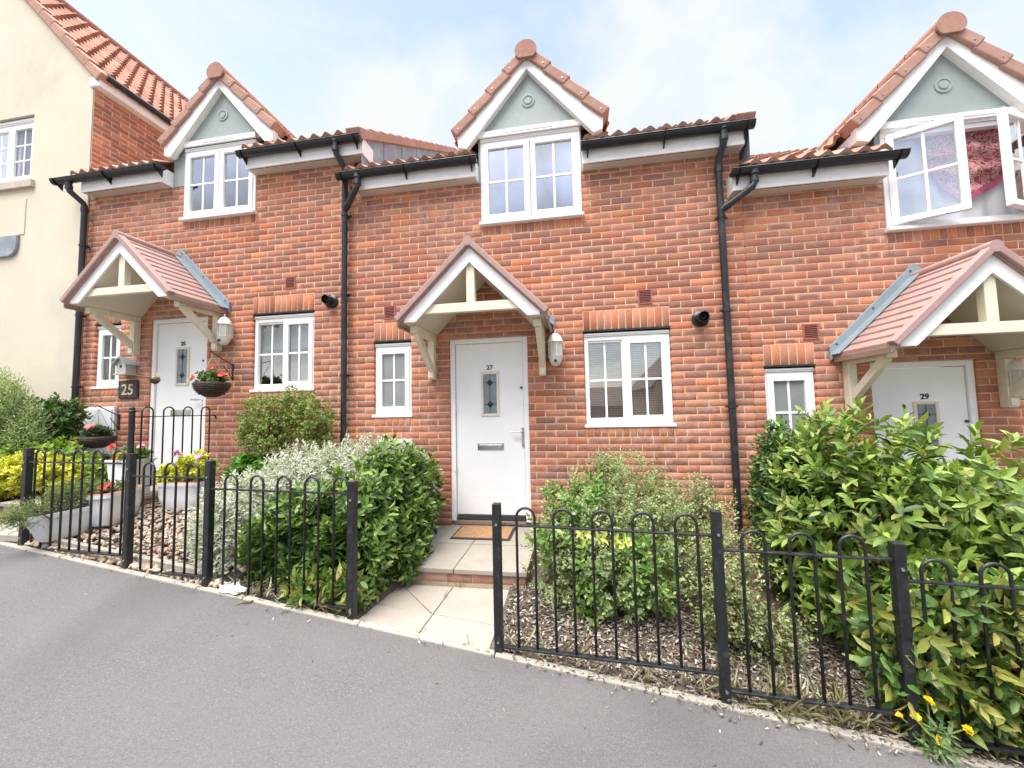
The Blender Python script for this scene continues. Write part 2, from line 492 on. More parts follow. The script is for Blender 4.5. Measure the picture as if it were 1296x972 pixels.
# ------------------------------------------------------------------ tile surfaces
TCOL = [(.40, .215, .150), (.44, .245, .175), (.36, .19, .135), (.42, .25, .19), (.38, .20, .13)]
def pantile(name, o, u, v, W, L, parent, gauge=.3, wave=.16, amp=.024, pal=TCOL, step=.020, lo_=1.35, hi_=.85):
    """o origin at eave, u across, v up the slope (unit vectors)"""
    o = np.array(o); u = np.array(u, float); v = np.array(v, float); n = np.cross(u, v); n /= np.linalg.norm(n)
    if n[2] < 0: n = -n
    nu = int(W / wave * 8) + 1; us = np.linspace(0, W, nu)
    ph = (us / wave) % 1.0
    prof = amp * (np.where(ph < .6, np.sin(ph / .6 * math.pi) ** 1.0, -.35 * np.sin((ph - .6) / .4 * math.pi)))
    V = []; Lp = []; S = []; C = []
    nc = int(math.ceil(L / gauge))
    for k in range(nc):
        v0 = k * gauge; v1 = min(L, (k + 1) * gauge)
        rows = [(v0, step - .03, lo_ * .55), (v0, step, lo_), (v1, .0, hi_)]
        base = len(V)
        for (vv, h, am) in rows:
            P = o + np.outer(us, u) + vv * v + np.outer(prof * am + h, n)
            V += [tuple(p) for p in P]
        tcol = {}
        for i in range(nu):
            t = int(us[i] / (wave * 2) + .001)
            if t not in tcol:
                f = random.uniform(.9, 1.12); tcol[t] = tuple(c * f for c in random.choice(pal))
        C += [(*tcol[int(us[i] / (wave * 2) + .001)], 1) for r in rows for i in range(nu)]
        for r in range(2):
            for i in range(nu - 1):
                a = base + r * nu + i
                S.append(len(Lp)); Lp += [a, a + 1, a + 1 + nu, a + nu]
    me = fast_mesh(name, V, Lp, S, C)
    me.polygons.foreach_set('use_smooth', [True] * len(me.polygons))
    ob = link_mesh(name, me, M['tile'], parent)
    try: me.set_sharp_from_angle(angle=rad(45))
    except Exception: pass
    return ob

def colour_all(o, c):
    me = o.data; a = me.attributes.new('col', 'FLOAT_COLOR', 'POINT')
    a.data.foreach_set('color', list((*c, 1)) * len(me.vertices))

def text_mesh(txt, size, depth, name, mat, parent, loc, bold=0.0, font_rot=(math.pi / 2, 0, 0)):
    cu = bpy.data.curves.new(name, 'FONT'); cu.body = txt; cu.size = size; cu.extrude = depth; cu.align_x = 'CENTER'; cu.offset = bold
    tmp = bpy.data.objects.new('tmp_text', cu); COL.objects.link(tmp)
    dg = bpy.context.evaluated_depsgraph_get(); dg.update()
    me = bpy.data.meshes.new_from_object(tmp.evaluated_get(dg))
    bpy.data.objects.remove(tmp)
    me.name = name
    me.transform(Matrix.Translation(loc) @ Matrix.Rotation(math.pi / 2, 4, 'X'))
    me.materials.clear()
    return link_mesh(name, me, mat, parent)

# ------------------------------------------------------------------ windows
def ring(mb, x0, x1, z0, z1, w, y0, y1, wb=None):
    wb = wb or w
    mb.box(x0, x0 + w, y0, y1, z0, z1); mb.box(x1 - w, x1, y0, y1, z0, z1)
    mb.box(x0 + w, x1 - w, y0 + .0007, y1, z1 - w, z1); mb.box(x0 + w, x1 - w, y0 + .0007, y1, z0, z0 + wb)

def window(parent, x0, x1, z0, z1, lights, yf=.035, head=.05, sill=(.02, .03), cross=True, sillmat='upvc', bars=(.5,), label=None, glass='glass'):
    """lights: list of (xa, xb, 'sash'|'fixed'|('open', angle, hinge))"""
    mb = MB(); t = z1 - head
    ring(mb, x0, x1, z0, t, .045, yf, yf + .06)
    for (a, b, k), nx in zip(lights, lights[1:]):
        if nx[0] - b < .1: mb.box(b - .012, b + .012, yf + .001, yf + .06, z0 + .045, t - .045)
    w = mb.build('window', M['upvc'], parent, bevel=.004)
    if label: w['label'] = label
    hb = MB(); hb.box(x0, x1, yf - .012, yf + .06, t + .002, z1 - .012); hb.box(x0 + .01, x1 - .01, yf - .022, yf - .012, t + .018, z1 - .014)
    hb.build('head_vent', M['upvc'], w, bevel=.004)
    sb = MB(); sb.box(x0 - sill[0], x1 + sill[0], yf - sill[1] - .02, yf + .06, z0 - .034, z0 - .001); sb.build('sill', M['upvc'], w, bevel=.006)
    for (a, b, k) in lights:
        za, zb = z0 + .045, t - .045
        a2 = a; b2 = b
        rotm = None
        if k == 'fixed': fw = .022
        else: fw = .058
        fm = MB(); ys = yf - .014 if k != 'fixed' else yf + .012
        ring(fm, a2, b2, za - (.012 if k != 'fixed' else 0), zb + (.012 if k != 'fixed' else 0), fw, ys, ys + .05)
        so = fm.build('sash', M['upvc'], w, bevel=.005)
        ga, gb, gz0, gz1 = a2 + fw, b2 - fw, za + fw - .01, zb - fw + .01
        gm = MB(); gm.add([(ga - .004, ys + .028, gz0 - .006), (gb + .004, ys + .028, gz0 - .006), (gb + .004, ys + .028, gz1 + .006), (ga - .004, ys + .028, gz1 + .006)], [(0, 1, 2, 3)])
        go = gm.build('pane', M[glass], w)
        parts = [so, go]
        if cross:
            cm = MB(); xm = (ga + gb) / 2
            cm.box(xm - .011, xm + .011, ys + .021, ys + .030, gz0, gz1)
            for fr in bars:
                zm = gz0 + (gz1 - gz0) * fr
                cm.box(ga, gb, ys + .0205, ys + .0305, zm - .011, zm + .011)
            parts.append(cm.build('glazing_bar', M['upvc'], w))
        if isinstance(k, tuple):
            ang, hx = k[1], k[2]
            T = Matrix.Translation((hx, ys, 0)) @ Matrix.Rotation(ang, 4, 'Z') @ Matrix.Translation((-hx, -ys, 0))
            wl = wloc(w); Tl = Matrix.Translation(-wl) @ T @ Matrix.Translation(wl)
            for p in parts: p.data.transform(Tl)
    return w

def door(parent, x0, x1, z0, z1, num, y=.03):
    mb = MB(); fw = .058
    mb.box(x0, x0 + fw, y - .012, y + .07, z0, z1); mb.box(x1 - fw, x1, y - .012, y + .07, z0, z1); mb.box(x0 + fw, x1 - fw, y - .0113, y + .07, z1 - fw, z1)
    fr = mb.build('door_frame', M['upvc'], parent, bevel=.006)
    a, b, lo, hi = x0 + fw + .004, x1 - fw - .004, z0 + .07, z1 - fw - .004
    W = x1 - x0; H = z1 - z0
    mb = MB(); mb.box(a, b, y + .012, y + .056, lo, hi)
    d = mb.build('door', M['door'], parent, bevel=.004)
    # shallow moulded lines
    g = MB()
    for zz in (lo + .19, lo + .205): g.box(a + .1, b - .1, y + .0105, y + .013, zz, zz + .004)
    g.build('moulding', M['door'], d)
    th = MB(); th.box(x0 + fw, x1 - fw, y - .012, y + .03, z0 + .012, z0 + .034); th.box(x0 + fw + .005, x1 - fw - .005, y - .006, y + .012, z0 + .05, z0 + .063)
    th.build('threshold_bar', M['rubber'], d, bevel=.003)
    wb = MB(); wb.box(x0 + fw, x1 - fw, y - .02, y + .05, z0 - .035, z0 + .010); wb.build('threshold', M['brown'], parent, bevel=.004)
    # glazed panel
    gx0, gx1 = x0 + .388, x0 + .541; gz1 = z1 - .415; gz0 = gz1 - .446
    mb = MB(); ring(mb, gx0 - .03, gx1 + .03, gz0 - .036, gz1 + .028, .03, y - .002, y + .014); mb.build('glass_surround', M['cream'], d, bevel=.006)
    mb = MB(); mb.box(gx0 - .002, gx1 + .002, y + .0065, y + .0115, gz0 - .008, gz1 + .002); mb.build('door_glass', M['doorglass'], d)
    mb = MB(); xm = (gx0 + gx1) / 2
    mb.box(xm - .003, xm + .003, y + .003, y + .0065, gz0, gz1)
    zs = (gz1 - .10, gz0 + .10)
    for zz in zs: mb.box(gx0, gx1, y + .0035, y + .0066, zz - .003, zz + .003)
    mb.build('lead_came', M['came'], d)
    jm = MB()
    for zz in zs: jm.add([(xm - .036, y + .0025, zz), (xm, y + .0025, zz - .042), (xm + .036, y + .0025, zz), (xm, y + .0025, zz + .042), (xm, y - .006, zz)], [(0, 1, 4), (1, 2, 4), (2, 3, 4), (3, 0, 4)])
    jm.build('glass_jewel', M['bevelglass'], d)
    # lever handle on a long plate
    hx = x1 - .072; hz = z0 + .93
    mb = MB(); mb.box(hx - .016, hx + .016, y - .002, y + .012, hz - .11, hz + .11)
    mb.tube([(hx, y + .004, hz + .06), (hx, y - .045, hz + .06), (hx - .02, y - .05, hz + .06), (hx - .13, y - .048, hz + .062)], .0095, 10)
    mb.build('handle', M['chrome'], d, bevel=.004)
    mb = MB(); mb.box(x0 + .31, x0 + .61, y, y + .012, z0 + .792, z0 + .868); mb.box(x0 + .325, x0 + .595, y - .006, y, z0 + .812, z0 + .848)
    mb.build('letterbox', M['chrome'], d, bevel=.005)
    mb = MB(); mb.lathe([(0, -.004), (.014, -.004), (.014, .012)], (x1 - .085, y, z1 - .582), 16, 'y'); mb.build('lock', M['came'], d)
    text_mesh(num, .075, .003, 'door_number', M['digit'], d, (xm, y + .008, gz1 + .05), .001)
    hg = MB()
    for zz in (z0 + .55, z0 + 1.2): hg.box(x0 + fw - .02, x0 + fw + .004, y - .022, y - .011, zz, zz + .09)
    hg.build('hinge', M['upvc'], fr, bevel=.004)
    return d

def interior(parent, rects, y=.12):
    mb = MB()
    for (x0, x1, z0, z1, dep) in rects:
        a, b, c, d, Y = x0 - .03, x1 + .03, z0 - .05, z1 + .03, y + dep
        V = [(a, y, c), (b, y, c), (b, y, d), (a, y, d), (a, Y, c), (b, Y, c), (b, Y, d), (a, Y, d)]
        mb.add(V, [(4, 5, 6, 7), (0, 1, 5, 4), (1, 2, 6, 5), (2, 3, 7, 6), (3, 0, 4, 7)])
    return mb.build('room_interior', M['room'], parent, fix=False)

# ------------------------------------------------------------------ eaves
def eave(parent, xa, xb, zs, gl, gr, brackets=True, endL=False, endR=False):
    mb = MB(); mb.box(xa, xb, -.155, -.137, zs - .004, zs + .165)
    if endL: mb.box(xa, xa + .016, -.1365, .10, zs - .0035, zs + .20)
    if endR: mb.box(xb - .016, xb, -.1365, .10, zs - .0035, zs + .20)
    mb.build('fascia', M['paint'], parent, bevel=.003)
    mb = MB(); mb.box(xa + .017, xb - .017, -.1365, .003, zs, zs + .012)
    so = mb.build('soffit', M['soffit'], parent)
    mb = MB(); x = xa + .05
    while x + .2 < xb - .03:
        mb.box(x, x + .19, -.131, -.124, zs - .002, zs + .004); x += .205
    mb.build('vent_slot', M['slot'], so)
    # half-round gutter, with a rolled rim
    r = .052; yc = -.155 - r - .004; zc = zs + .168; n = 12
    mb = MB(); V = []; Fc = []
    for X in (gl, gr):
        for (rr) in (r, r - .005):
            for k in range(n + 1):
                a = math.pi + math.pi * k / n
                V.append((X, yc + rr * math.cos(a), zc + rr * math.sin(a) * 1.15))
    h = n + 1
    for k in range(n):
        Fc += [(k, k + 1, 2 * h + k + 1, 2 * h + k), (h + k + 1, h + k, 3 * h + k, 3 * h + k + 1), (k + 1, k, h + k, h + k + 1), (2 * h + k, 2 * h + k + 1, 3 * h + k + 1, 3 * h + k)]
    Fc += [(0, 2 * h, 3 * h, h), (n, h + n, 3 * h + n, 2 * h + n)]
    mb.add(V, Fc)
    for X in (gl + .004, gr - .004): mb.prism([(0, 0)], 0, 0) if False else mb.add([(X, yc + r * math.cos(math.pi + math.pi * k / n), zc + 1.15 * r * math.sin(math.pi + math.pi * k / n)) for k in range(n + 1)], [tuple(range(n + 1))])
    mb.tube([(gl, yc - r, zc), (gr, yc - r, zc)], .006, 6)
    g = mb.build('gutter', M['black'], parent, smooth=True, fix=False)
    xs = [gl + .07, gr - .07] + ([(gl + gr) / 2] if gr - gl > 1.3 else [])
    for X in xs:
        mb = MB()
        pts = [(yc + (r + .005) * math.cos(math.pi + math.pi * k / n), zc + 1.15 * (r + .005) * math.sin(math.pi + math.pi * k / n)) for k in range(n + 1)]
        for (p, q) in zip(pts, pts[1:]): mb.bar((X, p[0], p[1]), (X, q[0], q[1]), .022, .006, (1, 0, 0))
        mb.add([(X - .006, -.157, zs + .16), (X + .006, -.157, zs + .16), (X + .006, -.157, zs + .045), (X - .006, -.157, zs + .045), (X - .006, yc, zc - .08), (X + .006, yc, zc - .08)], [(0, 3, 4), (1, 5, 2), (3, 2, 5, 4), (0, 1, 2, 3), (0, 4, 5, 1)])
        mb.build('gutter_bracket', M['black'], g)
    return yc, zc

def downpipe(parent, x, ztop, zbot, outlet, branch=None, y=-.075):
    r = .034
    pts = [outlet, (outlet[0], outlet[1], outlet[2] - .13), (outlet[0] + (x - outlet[0]) * .1, outlet[1] * .95 + y * .05, outlet[2] - .16),
           (outlet[0] + (x - outlet[0]) * .9, outlet[1] * .1 + y * .9, ztop + .05), (x, y, ztop), (x, y, zbot)]
    mb = MB(); mb.tube(pts, r, 14)
    if branch:
        p, q = branch
        mb.tube([p, (p[0], p[1], p[2] - .12), (p[0] + (q[0] - p[0]) * .06, p[1], p[2] - .16), q], r, 14)
    o = mb.build('downpipe', M['grey_plastic'], parent, smooth=True)
    def coll(pt, d, L=.05, rr=.040):
        cm = MB(); pt = Vector(pt); d = Vector(d).normalized(); cm.tube([pt - d * L / 2, pt + d * L / 2], rr, 14); cm.build('pipe_collar', M['grey_plastic'], o, smooth=True)
    coll(outlet, (0, 0, 1), .05, .046); coll((outlet[0], outlet[1], outlet[2] - .11), (0, 0, 1), .05)
    coll((x, y, ztop - .04), (0, 0, 1), .07)
    if branch:
        p, q = branch; coll((p[0], p[1], p[2] - .02), (0, 0, 1), .05, .046); coll((p[0], p[1], p[2] - .1), (0, 0, 1))
        coll(Vector(p).lerp(Vector(q), .85) + Vector((0, 0, -.02)), Vector(q) - Vector((p[0], p[1], p[2] - .16)), .05)
    z = ztop - .55
    while z > zbot + .2:
        cm = MB(); cm.tube([(x, y, z - .014), (x, y, z + .014)], .041, 14); cm.box(x - .012, x + .012, y, -.002, z - .012, z + .012); cm.box(x - .05, x + .07, y + .028, y + .04, z - .01, z + .01); z -= .98
        cm.build('pipe_clip', M['grey_plastic'], o, smooth=True)
    return o

# ------------------------------------------------------------------ dormer gable
def dormer(parent, cx, hz, wx0, wx1, wz0, wz1, pl, pr, zs):
    """hz shifts the heights measured on the middle house"""
    pn = MB()
    pn.prism([(cx - .66, 4.76 + hz), (cx + .66, 4.76 + hz), (cx, 5.54 + hz)], -.03, .04)
    for (a, b) in ((pl, wx0 + .004), (wx1 - .004, pr)):
        pn.box(a, b, -.004, .06, zs - .001, 4.79 + hz)
    pn.box(pl - .01, pl + .02, .061, 1.4, zs + .17, 4.80 + hz); pn.box(pr - .02, pr + .01, .061, 1.4, zs + .17, 4.80 + hz)
    d = pn.build('dormer', M['clad'], parent)
    bb = MB()
    for s in (-1, 1):
        P = [(cx, 5.655 + hz), (cx + s * .83, 4.775 + hz), (cx + s * .82, 4.635 + hz), (cx + s * .722, 4.608 + hz), (cx, 5.468 + hz)]
        if s > 0: P = P[::-1]
        bb.prism(P, -.105, -.028)
        # boxed return at the foot, running back to the wall
        bb.box(*sorted((cx + s * .71, cx + s * .822)), -.027, .5, 4.638 + hz, 4.75 + hz)
    bb.build('bargeboard', M['paint'], d, bevel=.004)
    tr = MB(); tr.box(wx0 - .012, wx1 + .015, -.058, -.031, 4.752 + hz, 4.822 + hz); tr.box(wx0 + .3, wx1 - .3, -.0645, -.0585, 4.775 + hz, 4.787 + hz)
    tr.build('head_trim', M['paint'], d, bevel=.006)
    vc = MB(); vc.lathe([(.0, -.012), (.040, -.012), (.046, .0), (.052, .0), (.058, -.010), (.078, -.008), (.082, .03)], (cx + .0, -.032, 5.14 + hz), 28, 'y')
    vc.build('vent_cap', M['clad'], d, smooth=True)
    # verge tiles, four a side
    c, s_ = math.cos(math.atan(1.035)), math.sin(math.atan(1.035))
    for s in (-1, 1):
        dv = Vector((s * c, 0, -s_)); nv = Vector((s * s_, 0, c)); Lt = .87 / c - .07
        for k in range(4):
            a = .07 + Lt * k / 4; b = .07 + Lt * (k + 1) / 4 + .02
            mb = MB(); A = Vector((cx, 0, 5.73 + hz)) + dv * a; B = Vector((cx, 0, 5.73 + hz)) + dv * b
            lo, hiA, hiB = -.105, .004, .030
            def quad(P, h0, h1, y0, y1): return [P + nv * h0 + Vector((0, y0, 0)), P + nv * h1 + Vector((0, y0, 0)), P + nv * h1 + Vector((0, y1, 0)), P + nv * h0 + Vector((0, y1, 0))]
            V = quad(A, lo, hiA, -.138, .06) + quad(B, lo + .018, hiB, -.148, .06)
            mb.add(V, [(0, 1, 2, 3), (7, 6, 5, 4), (0, 4, 5, 1), (1, 5, 6, 2), (2, 6, 7, 3), (3, 7, 4, 0)])
            o = mb.build('verge_tile', M['tile'], d, bevel=.016, seg=3); f = random.uniform(.94, 1.1)
            colour_all(o, tuple(q * f for q in (.45, .265, .205)))
            if k < 4:
                sm = MB(); pos = A.lerp(B, .8) + nv * -.045; sm.lathe([(0, -.004), (.007, -.003), (.007, .004)], (pos.x, -.149, pos.z), 10, 'y'); sm.build('fixing', M['wire'], o)
    # half-round ridge and its end disc
    rt = MB(); yb = 1.9
    n = 14
    for k in range(6):
        y0 = -.155 + k * .36; y1 = y0 + .35; r = .122
        V = []
        for y in (y0, y1):
            for i in range(n + 1):
                a = -.25 + (math.pi + .5) * i / n; V.append((cx + r * math.cos(a), y, 5.64 + hz + r * math.sin(a)))
        rt.add(V, [(i, i + 1, n + 2 + i, n + 1 + i) for i in range(n)])
    disc = [(cx + .124 * math.cos(a), 5.643 + hz + .118 * math.sin(a)) for a in [2 * math.pi * i / 28 for i in range(28)]]
    disc = [(x, max(z, 5.555 + hz)) for x, z in disc]
    rt.prism(disc, -.170, -.150)
    o = rt.build('ridge_tile', M['tile'], d, smooth=True); colour_all(o, (.43, .235, .18))
    # the two small pantiled slopes running back into the main roof
    for s in (-1, 1):
        v = np.array((-s * c, 0, s_)); u = np.array((0, 1, 0.))
        o0 = np.array((cx + s * .88, .02, 5.73 + hz - 1.035 * .88 - .035))
        pantile('dormer_roof', o0, u, v, 1.72, .88 / c - .02, d, gauge=.31)
    return d

# ------------------------------------------------------------------ door canopy
def canopy(parent, cx, zl, side=True):
    """zl = height of the eave tip of the bargeboards (2.465 on the middle house)"""
    yf = -.70; zap = zl + .675                       # underside apex of tiles
    rf = MB(); rows = 10; hw = .735; th = .075
    c = math.sqrt(.5)
    for s in (-1, 1):
        for k in range(rows):
            t0 = hw * k / rows; t1 = hw * (k + 1) / rows
            # a course: slightly proud at its lower edge
            P = [(cx + s * t0, zap + .03 - t0), (cx + s * t0, zap + .088 - t0), (cx + s * t1, zap + .088 + .016 - t1), (cx + s * t1, zap + .03 - t1)]
            if s > 0: P = P[::-1]
            rf.prism(P, yf - .02, -.02)
    o = rf.build('canopy', M['grp'], parent, bevel=.005)
    # rounded verge strip and ridge roll
    vr = MB()
    for s in (-1, 1):
        vr.bar((cx, yf - .012, zap + .083), (cx + s * (hw + .006), yf - .012, zap + .083 - hw), .075, .054, (s * c, 0, c))
    vr.build('verge', M['grp'], o, bevel=.008)
    rr = MB(); rr.tube([(cx, yf - .05, zap + .078), (cx, -.02, zap + .078)], .048, 14); rr.build('ridge_roll', M['grp'], o, smooth=True)
    for s in (-1, 1):
        eb = MB(); eb.bar((cx + s * (hw + .002), yf - .01, zap - hw + .038), (cx + s * (hw + .002), -.015, zap - hw + .038), .022, .055)
        eb.build('eave_board', M['brown'], o, bevel=.004)
    b = MB()
    for s in (-1, 1):
        P = [(cx, zap + .044), (cx + s * .675, zl + .044), (cx + s * .675, zl), (cx + s * .556, zl), (cx, zl + .556)]
        if s > 0: P = P[::-1]
        b.prism(P, yf, yf + .022)
    b.build('bargeboard', M['paint'], o, bevel=.003)
    ln = MB()
    for s in (-1, 1):
        P = [(cx, zl + .590), (cx + s * .585, zl + .0), (cx + s * .60, zl + .0), (cx, zl + .60)]
        if s > 0: P = P[::-1]
        ln.prism(P, yf + .023, -.004)
        ln.box(*sorted((cx + s * .586, cx + s * .715)), yf + .024, -.006, zl + .002, zl + .014)
        ln.box(*sorted((cx + s * .70, cx + s * .716)), yf + .024, -.006, zl + .0145, zl + .05)
    ln.build('lining', M['lining'], o)
    t = MB(); zb = zl + .125
    t.box(cx - .50, cx + .50, yf + .026, yf + .085, zb - .045, zb + .045)
    t.build('tie_beam', M['cream'], o, bevel=.004)
    kp = MB(); kp.box(cx - .042, cx + .042, yf + .03, yf + .10, zb + .0455, zl + .55); kp.build('king_post', M['cream'], o, bevel=.004)
    for s in (-1, 1):
        bk = MB(); x0 = cx + s * .635; w = .037
        bk.box(x0 - w, x0 + w, -.085, -.002, zl - .52, zl - .075)                  # wall post
        bk.box(x0 - w - .003, x0 + w + .003, -.56, -.002, zl - .0745, zl - .001)   # arm
        bk.bar((x0, -.075, zl - .40), (x0, -.50, zl - .06), .056, .075)
        bk.box(x0 - w + .004, x0 + w - .004, -.10, -.002, zl - .505, zl - .43)
        bk.build('bracket', M['cream'], o, bevel=.006)
    fl = MB()
    for s in (-1, 1):
        P = [(cx, zap + .13), (cx + s * .79, zap + .13 - .79), (cx + s * .79, zap + .02 - .79), (cx + s * .70, zap + .02 - .70), (cx, zap + .02)]
        P = [(cx, zap + .215), (cx + s * .78, zap + .215 - .78), (cx + s * .78, zap + .07 - .78), (cx, zap + .07)]
        if s > 0: P = P[::-1]
        fl.prism(P, -.028, -.003)
        fl.bar((cx, -.075, zap + .118), (cx + s * .77, -.075, zap + .118 - .77), .11, .012, (s * c, 0, c))
    f = fl.build('flashing', M['flash'], o, bevel=.003)
    sc_ = MB()
    for s in (-1, 1):
        for t_ in (.04, .38, .72):
            sc_.lathe([(0, -.006), (.009, -.005), (.009, .002)], (cx + s * t_, -.029, zap + .175 - t_), 10, 'y')
    sc_.build('screw', M['came'], f)
    return o

def air_vent(parent, x, z):
    mb = MB(); ring(mb, x - .072, x + .072, z - .08, z + .08, .014, -.008, .01); v = mb.build('air_vent', M['terravent'], parent, bevel=.002)
    mb = MB(); mb.box(x - .058, x + .058, -.001, .008, z - .066, z + .066); mb.build('vent_back', M['slot'], v)
    mb = MB()
    for k in range(7):
        zz = z - .058 + k * .0185; mb.obox((x, -.003, zz), (1, 0, 0), (0, 1, -.6), (0, .6, 1), .058, .006, .002)
    mb.build('louvre', M['terravent'], v)

def flue(parent, x, z):
    mb = MB(); mb.lathe([(.064, .0), (.084, -.004), (.084, -.022), (.064, -.035), (.056, -.04), (.056, -.13), (.050, -.135), (.047, -.13), (.047, -.02), (.0, -.02)], (x, 0, z), 28, 'y')
    o = mb.build('flue', M['black'], parent, smooth=True)
    mb = MB(); mb.lathe([(.026, -.02), (.026, -.11), (.022, -.11), (.022, -.03), (0, -.03)], (x, 0, z + .004), 20, 'y'); mb.build('flue_pipe', M['grey_plastic'], o, smooth=True)

def soldiers(bw, x0, x1, z0, z1):
    n = max(1, round((x1 - x0) / .075)); w = (x1 - x0) / n
    for k in range(n):
        bw.brick(x0 + k * w + .0055, x0 + (k + 1) * w - .0055, z0, z1, front, proud=.002, calm=.2)

# ------------------------------------------------------------------ houses
def brick_house(H):
    root = thing('brick_house', H['label'], 'house', (H['x0'], 0, H['zg']), 'terraced brick houses')
    bw = Brickwork()
    ops = [H['door']] + [w['r'] for w in H['wins']] + [(H['dw'][0], H['dw'][1], H['dw'][2] - .03, 99)]
    ops[0] = (H['door'][0], H['door'][1], H['door'][2] - .04, H['door'][3])
    sk = []
    for w in H['wins']:
        a, b, lo, hi = w['r']; sk += [(a - .0, b + .0, hi, hi + .222), (a, b, lo - .135, lo - .0)]
    a, b, lo, hi = H['dw'][:4]; sk.append((a, b, lo - .14, lo - .03))
    bw.wall(H['x0'], H['x1'], H['zg'] - .5, H['ze'][1] + .1, ops, sk, front, H['grid'], H['par'])
    for w in H['wins']:
        a, b, lo, hi = w['r']; soldiers(bw, a + .002, b - .002, hi + .012, hi + .216); soldiers(bw, a + .002, b - .002, lo - .128, lo - .036)
    soldiers(bw, H['dw'][0] + .002, H['dw'][1] - .002, H['dw'][2] - .136, H['dw'][2] - .036)
    wall = bw.build(root)
    # dark drip line above each head
    for w in H['wins']:
        dl = MB(); dl.box(w['r'][0], w['r'][1], -.004, .06, w['r'][3] - .010, w['r'][3] + .008); dl.build('lintel', M['slot'], wall)
    rooms = []
    for w in H['wins']:
        a, b, lo, hi = w['r']
        wo = window(root, a + .004, b - .004, lo, hi - .012, w['lights'], label=w.get('label'), glass=w.get('glass', 'glass'), bars=w.get('bars', (.5,)))
        rooms.append((a, b, lo, hi, w.get('deep', 1.2)))
        w['obj'] = wo
    a, b, lo, hi = H['dw'][:4]
    H['dwo'] = window(root, a, b, lo, hi, H['dw'][4], yf=-.014, head=.045, sill=(.02, .03), glass='glass_up', label=H['dw'][5] if len(H['dw']) > 5 else None)
    rooms.append((a + .03, b - .03, lo + .05, hi - .02, .9))
    for r_ in rooms: interior(root, [r_])
    door(root, *H['door'], H['num'])
    canopy(root, (H['door'][0] + H['door'][1]) / 2 + H.get('cdx', 0), H['zc'])
    dormer(root, H['dc'], H['hz'], a, b, lo, hi, H['eaves'][0][1] + .002, H['eaves'][1][0] - .002, H['ze'][0])
    for v in H['vents']: air_vent(root, *v)
    for v in H['flues']: flue(root, *v)
    for e in H['eaves']: eave(root, e[0], e[1], e[2], e[3], e[4], endL=e[5], endR=e[6])
    # main roof: slopes each side of the dormer, then above it
    sl = math.atan(.63); u = (1, 0, 0); v = (0, math.cos(sl), math.sin(sl))
    ze = H['ze'][1] + .205; dl_, dr = H['eaves'][0][1] - .01, H['eaves'][1][0] + .01
    x0r, x1r = H['rx0'], H['rx1']
    def zr(y): return ze + .63 * (y + .215)
    pantile('main_roof', (x0r, -.225, H['zel'] + .208), u, v, dl_ - x0r, 5.0, root)
    pantile('main_roof', (dr, -.225, H['zer'] + .208), u, v, x1r - dr, 5.0, root)
    pantile('main_roof', (dl_ - .01, 1.6, zr(1.6)), u, v, dr - dl_ + .02, 2.88, root)
    # rear slope closes the roof
    mb = MB(); yr = -.215 + 5.0 * math.cos(sl); zrg = ze + 5.0 * math.sin(sl)
    mb.add([(x0r, yr, zrg), (x1r, yr, zrg), (x1r, yr + 4.2, zrg - 2.65), (x0r, yr + 4.2, zrg - 2.65)], [(0, 1, 2, 3)])
    ob = mb.build('rear_roof', M['tile'], root, fix=False); colour_all(ob, (.38, .21, .15))
    return root

SS = 'sash'
H27 = dict(num='27', label='middle brick terraced house with door 27 and a slatted blind in its ground floor window', x0=-2.618, x1=1.807, zg=.17,
    door=(-1.403, -.495, .345, 2.410), grid=1.037, par=0, zc=2.468, cdx=-.012, dc=-.415, hz=0,
    wins=[dict(r=(.125, 1.033, 1.405, 2.424), lights=[(.155, .548, 'fixed'), (.560, .995, SS)], deep=1.0),
          dict(r=(-2.345, -1.872, 1.555, 2.428), lights=[(-2.31, -1.905, SS)], deep=.6, glass='frost')],
    dw=(-.993, .158, 3.745, 4.762, [(-.955, -.425, SS), (-.405, .122, SS)]),
    ze=(4.24, 4.24), zel=4.243, zer=4.238, rx0=-2.60, rx1=1.86,
    eaves=[(-2.52, -1.02, 4.243, -2.70, -.99, True, True), (.172, 1.80, 4.238, .16, 1.87, True, True)],
    vents=[(.79, 2.765), (-2.14, 2.775)], flues=[(1.33, 2.49)])
H25 = dict(num='25', label='left brick terraced house with door 25, beside the cream rendered gable', x0=-6.676, x1=-2.618, zg=.62,
    door=(-5.547, -4.672, .805, 2.886), grid=-3.143, par=0, zc=2.928, cdx=0, dc=-4.495, hz=.437,
    wins=[dict(r=(-4.005, -3.140, 1.900, 2.862), lights=[(-3.975, -3.585, 'fixed'), (-3.572, -3.175, SS)], deep=1.3),
          dict(r=(-6.470, -6.045, 2.010, 2.870), lights=[(-6.435, -6.08, SS)], deep=.6)],
    dw=(-5.085, -3.995, 4.215, 5.19, [(-5.05, -4.55, SS), (-4.53, -4.03, SS)]),
    ze=(4.69, 4.69), zel=4.686, zer=4.697, rx0=-6.66, rx1=-2.41,
    eaves=[(-6.59, -5.275, 4.686, -6.97, -5.19, True, True), (-4.012, -2.412, 4.697, -4.06, -2.40, True, True)],
    vents=[(-3.475, 3.235)], flues=[(-2.90, 2.955)])
